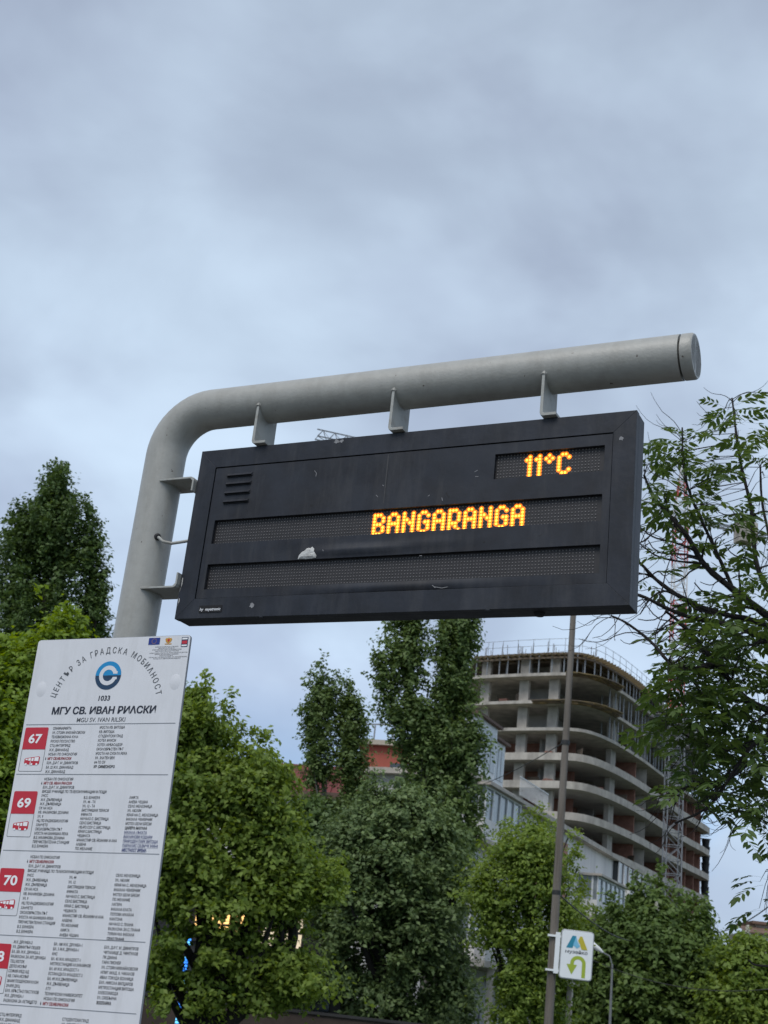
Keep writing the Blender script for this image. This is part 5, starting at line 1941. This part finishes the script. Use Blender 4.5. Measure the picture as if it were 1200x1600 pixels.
fork = A(1330, 1120)
tk = MB()
tp_ = smooth([Vector((0, 0, 0)), Vector((-.02, 0, 1.2)), Vector((-.1, .05, 2.4)), fork, A(1345, 960, AY + .2), A(1325, 800, AY + .1), A(1340, 640, AY), A(1330, 520, AY - .1)], 2)
tk.tube(tp_, [.15 * (1 - .93 * (k / (len(tp_) - 1)) ** 1.2) for k in range(len(tp_))], 12)
tk.build('trunk', M_bark_d, ash, smooth=True)
pxm = 1.0 / (F / (AY / math.cos(R(8))))     # metres per pixel at the tree
guides = [
    ([(1330, 1120), (1250, 1010), (1197, 962), (1135, 917), (1100, 880), (1072, 840), (1047, 807), (1020, 775), (1006, 742)], 14, 3.0, 0),
    ([(1250, 1010), (1192, 975), (1110, 955), (1060, 932), (1022, 900), (996, 880), (970, 868)], 11, 2.5, .15),
    ([(1260, 1030), (1200, 1000), (1135, 972), (1085, 967), (1047, 950), (1000, 932), (975, 926)], 10, 3.0, -.2),
    ([(1250, 1010), (1200, 930), (1184, 887), (1177, 837), (1172, 795), (1160, 750), (1151, 712), (1146, 662), (1144, 622)], 9, 2.4, .2),
    ([(1150, 930), (1118, 860), (1100, 817), (1074, 775), (1069, 725), (1066, 668)], 6, 2.2, -.2),
    ([(1230, 985), (1215, 900), (1205, 840), (1192, 780), (1188, 730)], 7, 2.5, .3),
    ([(1330, 1120), (1240, 1135), (1200, 1113), (1169, 1094), (1140, 1062), (1103, 1025), (1076, 985), (1058, 965), (1040, 955)], 13, 3.0, -.1),
    ([(1140, 1050), (1116, 1036), (1082, 1046), (1043, 1041), (1024, 1003), (982, 969), (955, 962)], 8, 2.2, -.3),
    ([(1332, 1125), (1300, 1115), (1240, 1130), (1200, 1146), (1172, 1166), (1148, 1205), (1126, 1240), (1100, 1268), (1054, 1286)], 9, 2.2, -.35),
    ([(1172, 1190), (1135, 1221), (1085, 1226), (1052, 1238), (1030, 1247)], 6, 2.0, -.1),
    ([(1240, 1135), (1200, 1160), (1150, 1165), (1110, 1160), (1075, 1150), (1046, 1128)], 7, 2.0, .25),
    ([(1330, 1150), (1260, 1230), (1225, 1300), (1205, 1360)], 7, 2.4, .2),
    ([(1400, 1400), (1330, 1470), (1260, 1512), (1200, 1510), (1180, 1508), (1170, 1500)], 4, 2.0, -.3),
    ([(1340, 1170), (1300, 1170), (1230, 1230), (1190, 1262), (1160, 1275)], 6, 2.0, -.25),
    ([(1245, 1000), (1205, 1000), (1160, 1010), (1120, 1000), (1098, 990)], 6, 2.2, .35),
    ([(1060, 932), (1035, 925), (1015, 935), (1000, 960)], 4, 1.5, .1),
    ([(1085, 860), (1052, 850), (1020, 842), (998, 822)], 4, 1.5, .2),
    ([(1340, 1000), (1390, 920), (1430, 820), (1440, 740)], 9, 2.5, .3),
    ([(1335, 870), (1290, 780), (1275, 690), (1280, 620)], 7, 2.2, -.3),
    ([(1345, 1050), (1420, 1020), (1500, 960)], 9, 2.5, -.2),
    ([(1098, 880), (1060, 880), (1025, 870), (1000, 850)], 4, 1.4, -.1),
]
nodes = []
for gpts, w0, w1, dy in guides:
    n_ = len(gpts)
    base = [A(px, py, AY + dy * min(1, k / 3)) for k, (px, py) in enumerate(gpts)]
    for k in range(1, n_):
        base[k] = base[k] + Vector((0, (ar_.random() - .5) * .12, 0)) * (1 if k < n_ - 1 else 0)
    ps = smooth(base, 2)
    m_ = len(ps)
    rads = [1.25 * (w0 + (w1 - w0) * (k / (m_ - 1)) ** .8) * pxm * .5 * (1 + .10 * math.sin(k * 2.1)) for k in range(m_)]
    MB().tube(ps, rads, 7).build('branch', M_bark_d, ash, smooth=True)
    for k in range(2, m_):
        nodes.append((ps[k], (ps[k] - ps[k - 1]).normalized(), rads[k]))
# twigs: thin, hanging then curling up at the tips
tw = MB()
tips = []


def twig(p, d, L_, r0, curl):
    pts_ = [p]
    dirv = d.copy()
    n_ = 7
    for k in range(n_):
        f = k / n_
        dirv = (dirv + Vector((0, 0, -.28 if f < .45 else curl)) * .8 + Vector((ar_.random() - .5, ar_.random() - .5, ar_.random() - .5)) * .35).normalized()
        pts_.append(pts_[-1] + dirv * L_ / n_)
    tw.tube(pts_, [r0 * (1 - .6 * k / n_) for k in range(n_ + 1)], 5)
    return pts_


vis_nodes = []
for p, d, r_ in nodes:
    w = p + AO
    X_, Y_ = pix(np.array([[w.x, w.y, w.z]]))
    if X_[0] < 1230 and Y_[0] < 1330:
        vis_nodes.append((p, d, r_, X_[0], Y_[0]))
for k in range(175):
    p, d, r_, X_, Y_ = ar_.choice(vis_nodes)
    side = Vector((ar_.random() - .65, (ar_.random() - .5) * 1.1, ar_.random() - .45)).normalized()
    dd = (d * .7 + side * .8).normalized()
    pp_ = twig(p, dd, .18 + .34 * ar_.random(), max(.0028, r_ * .45), .42)
    if ar_.random() < .5:
        q = pp_[3]
        twig(q, (pp_[4] - pp_[3]).normalized() + side * .6, .12 + .15 * ar_.random(), .0026, .5)
stuff(tw.build('twigs', M_bark_d, ash, smooth=True))


def leaflet(vs, fs, tints, base, tdir, nrm, L_, tint):
    """a lanceolate folded leaflet of 6 faces"""
    b = tdir.cross(nrm).normalized()
    w = L_ * .20
    i = len(vs)
    bend = Vector((0, 0, -.06 * L_))
    mid = [base, base + tdir * L_ * .35, base + tdir * L_ * .7 + bend * .5, base + tdir * L_ + bend * 1.4]
    vs += [mid[0], mid[1] - nrm * w * .25, mid[2] - nrm * w * .2, mid[3]]
    for sgn in (1, -1):
        vs += [mid[1] + b * w * sgn, mid[2] + b * w * .75 * sgn]
    fs += [(i, i + 4, i + 1), (i + 1, i + 4, i + 5, i + 2), (i + 2, i + 5, i + 3), (i, i + 1, i + 6), (i + 1, i + 2, i + 7, i + 6), (i + 2, i + 3, i + 7)]
    tints += [tint] * 6


def sprig(L_, seed):
    """a pinnate leaf: stalk and seven to nine leaflets"""
    q = random.Random(seed)
    vs, fs, ti = [], [], []
    d = Vector((1, 0, 0))
    pts_ = []
    p = Vector((0, 0, 0))
    for k in range(6):
        pts_.append(p.copy())
        p = p + Vector((1, 0, .06 - .11 * k)).normalized() * L_ / 5
    for a, b in zip(pts_[:-1], pts_[1:]):
        i = len(vs)
        o_ = Vector((0, .0011, 0))
        u_ = Vector((0, 0, .0011))
        vs += [a - o_, a + o_, a + u_, b - o_, b + o_, b + u_]
        fs += [(i, i + 1, i + 4, i + 3), (i + 1, i + 2, i + 5, i + 4), (i + 2, i, i + 3, i + 5)]
        ti += [.3] * 3
    tl = q.random()
    for k in range(2, 6):
        t = (pts_[k] - pts_[k - 1]).normalized()
        for sgn in ((1, -1) if k < 5 else (1, -1, 0)):
            ll = L_ * (.33 + .08 * q.random()) * (1 if k > 2 else .85)
            if sgn == 0:
                dv = (t + Vector((0, 0, -.25))).normalized()
            else:
                dv = (t * .65 + Vector((0, sgn * .75, -.05 - .25 * q.random())) + Vector((q.random() - .5, q.random() - .5, q.random() - .5)) * .3).normalized()
            nr = Vector((q.random() - .5, q.random() - .5, 1.2)).normalized()
            nr = (nr - dv * nr.dot(dv)).normalized()
            leaflet(vs, fs, ti, pts_[k] + Vector((0, .002 * sgn, 0)), dv, nr, ll, min(1, .5 * tl + .5 * q.random()))
    return vs, fs, ti


def sprig_mesh(vs, fs, ti, name='leaf'):
    me = bpy.data.meshes.new(name)
    me.from_pydata([tuple(v) for v in vs], [], fs)
    at = me.attributes.new('tint', 'FLOAT', 'FACE')
    at.data.foreach_set('value', np.array(ti, dtype=np.float32))
    me.materials.append(L_ash)
    return me


protos = [sprig(.19 + .014 * k, 200 + k) for k in range(9)]
pmesh = [sprig_mesh(*p) for p in protos]
# clusters of leaves (column, row, half width, half height, how many)
clus = [(1143, 648, 24, 12, 8), (1140, 672, 32, 16, 9), (1160, 700, 30, 24, 9), (1190, 705, 18, 30, 8), (1140, 745, 18, 16, 5), (1192, 745, 14, 20, 4),
        (1066, 692, 15, 10, 5), (1045, 704, 22, 10, 5), (1020, 724, 16, 12, 6), (1060, 712, 30, 14, 8), (1095, 730, 20, 14, 6), (1075, 745, 26, 10, 4), (1010, 735, 12, 14, 4), (1008, 775, 10, 22, 6), (1035, 775, 14, 12, 4),
        (1065, 795, 22, 16, 8), (1095, 790, 22, 14, 8), (1120, 812, 24, 16, 7), (1075, 820, 24, 14, 6), (1150, 815, 22, 18, 7), (1195, 800, 14, 16, 4), (1060, 868, 12, 14, 5), (1045, 880, 14, 10, 4), (1010, 908, 16, 12, 4), (1025, 820, 12, 14, 2),
        (1150, 850, 22, 14, 4), (1190, 850, 14, 20, 4), (1180, 900, 22, 16, 5), (1150, 905, 24, 14, 4), (1120, 945, 30, 14, 6), (1095, 960, 30, 14, 5), (1165, 945, 30, 20, 8), (1190, 960, 20, 24, 8),
        (1075, 1000, 30, 20, 11), (1110, 1010, 34, 24, 14), (1150, 1000, 34, 24, 15), (1190, 1010, 24, 26, 12), (1050, 1050, 18, 20, 7), (1080, 1060, 30, 24, 14), (1120, 1060, 34, 26, 17), (1165, 1060, 34, 28, 17), (1195, 1070, 20, 28, 10),
        (1030, 1090, 22, 16, 7), (1060, 1095, 24, 20, 11), (1100, 1105, 34, 24, 16), (1145, 1110, 34, 26, 16), (1185, 1120, 24, 26, 11), (1020, 1130, 16, 16, 5), (1022, 1152, 14, 14, 5), (1055, 1140, 22, 18, 8), (1090, 1150, 28, 22, 11), (1130, 1155, 28, 20, 9), (1170, 1150, 26, 20, 8),
        (1085, 1190, 26, 14, 7), (1115, 1190, 24, 14, 5), (1155, 1200, 28, 18, 8), (1190, 1200, 20, 22, 8), (1060, 1215, 20, 14, 6), (1045, 1255, 14, 18, 7), (1062, 1250, 12, 18, 5), (1100, 1240, 18, 8, 2),
        (1140, 1250, 20, 16, 6), (1165, 1255, 24, 16, 7), (1190, 1260, 18, 24, 9), (1120, 1270, 14, 14, 3), (1175, 1285, 20, 12, 4), (1195, 1310, 10, 20, 4), (1165, 1315, 10, 8, 1), (1196, 1385, 9, 18, 4), (1194, 1425, 8, 14, 3), (1190, 1225, 16, 20, 6), (1196, 1290, 10, 16, 4), (1180, 1180, 22, 22, 6), (1150, 1225, 22, 14, 4), (1185, 960, 20, 30, 7), (1195, 890, 12, 30, 4), (1090, 1030, 24, 18, 5), (1065, 1075, 22, 18, 5), (1050, 1170, 18, 16, 4), (1430, 780, 50, 50, 14), (1285, 650, 40, 40, 10), (1340, 560, 40, 50, 12), (1480, 960, 50, 40, 14), (1270, 720, 30, 40, 8), (1380, 900, 40, 40, 10), (1330, 720, 40, 40, 8)]
spots_ = []
for cx, cy, hw_, hh_, n_ in clus:
    if cy > 1080 and cx < 1070:
        cx += 26
        hw_ *= .8
    for k in range(max(1, int(n_ * (1.25 if cy < 980 else 1.7)))):
        a = ar_.random() * 2 * PI
        q = math.sqrt(ar_.random())
        spots_.append((cx + q * hw_ * math.cos(a), cy + q * hh_ * math.sin(a) - 8, AY + (ar_.random() - .5) * 1.5))
ar_.shuffle(spots_)
rest_v, rest_f, rest_t = [], [], []
stalk = MB()
for i, (px, py, yy) in enumerate(spots_):
    loc = A(px, py, yy)
    rzv = ar_.random() * 2 * PI
    rx = (ar_.random() - .5) * .9
    ry = -.55 + ar_.random() * .95
    sc_ = .60 + .46 * ar_.random()
    Mx = Matrix.Rotation(rzv, 4, 'Z') @ Matrix.Rotation(ry, 4, 'Y') @ Matrix.Rotation(rx, 4, 'X')
    if i < 290:
        o = link('leaf', pmesh[i % 9], None, ash)
        o.location = loc
        o.rotation_euler = Mx.to_euler()
        o.scale = (sc_,) * 3
    else:
        vs, fs, ti = protos[i % 9]
        b = len(rest_v)
        rest_v += [loc + (Mx @ (v * sc_)) for v in vs]
        rest_f += [tuple(b + j for j in f) for f in fs]
        rest_t += ti
    # a fine shoot ties the leaf to the nearest wood
    nb_ = min(nodes, key=lambda nd: (nd[0] - loc).length_squared)[0]
    if (nb_ - loc).length < .55 and i % 2 == 0:
        md = nb_.lerp(loc, .5) + Vector((0, 0, .03))
        stalk.tube([nb_, md, loc], [.0035, .0025, .0016], 4, cap=False)
stuff(link('foliage', sprig_mesh(rest_v, rest_f, rest_t, 'foliage'), None, ash))
stuff(stalk.build('shoots', M_bark_d, ash))
bpy.data.objects.remove(_fo, do_unlink=True)
print('leaf spots', len(spots_))
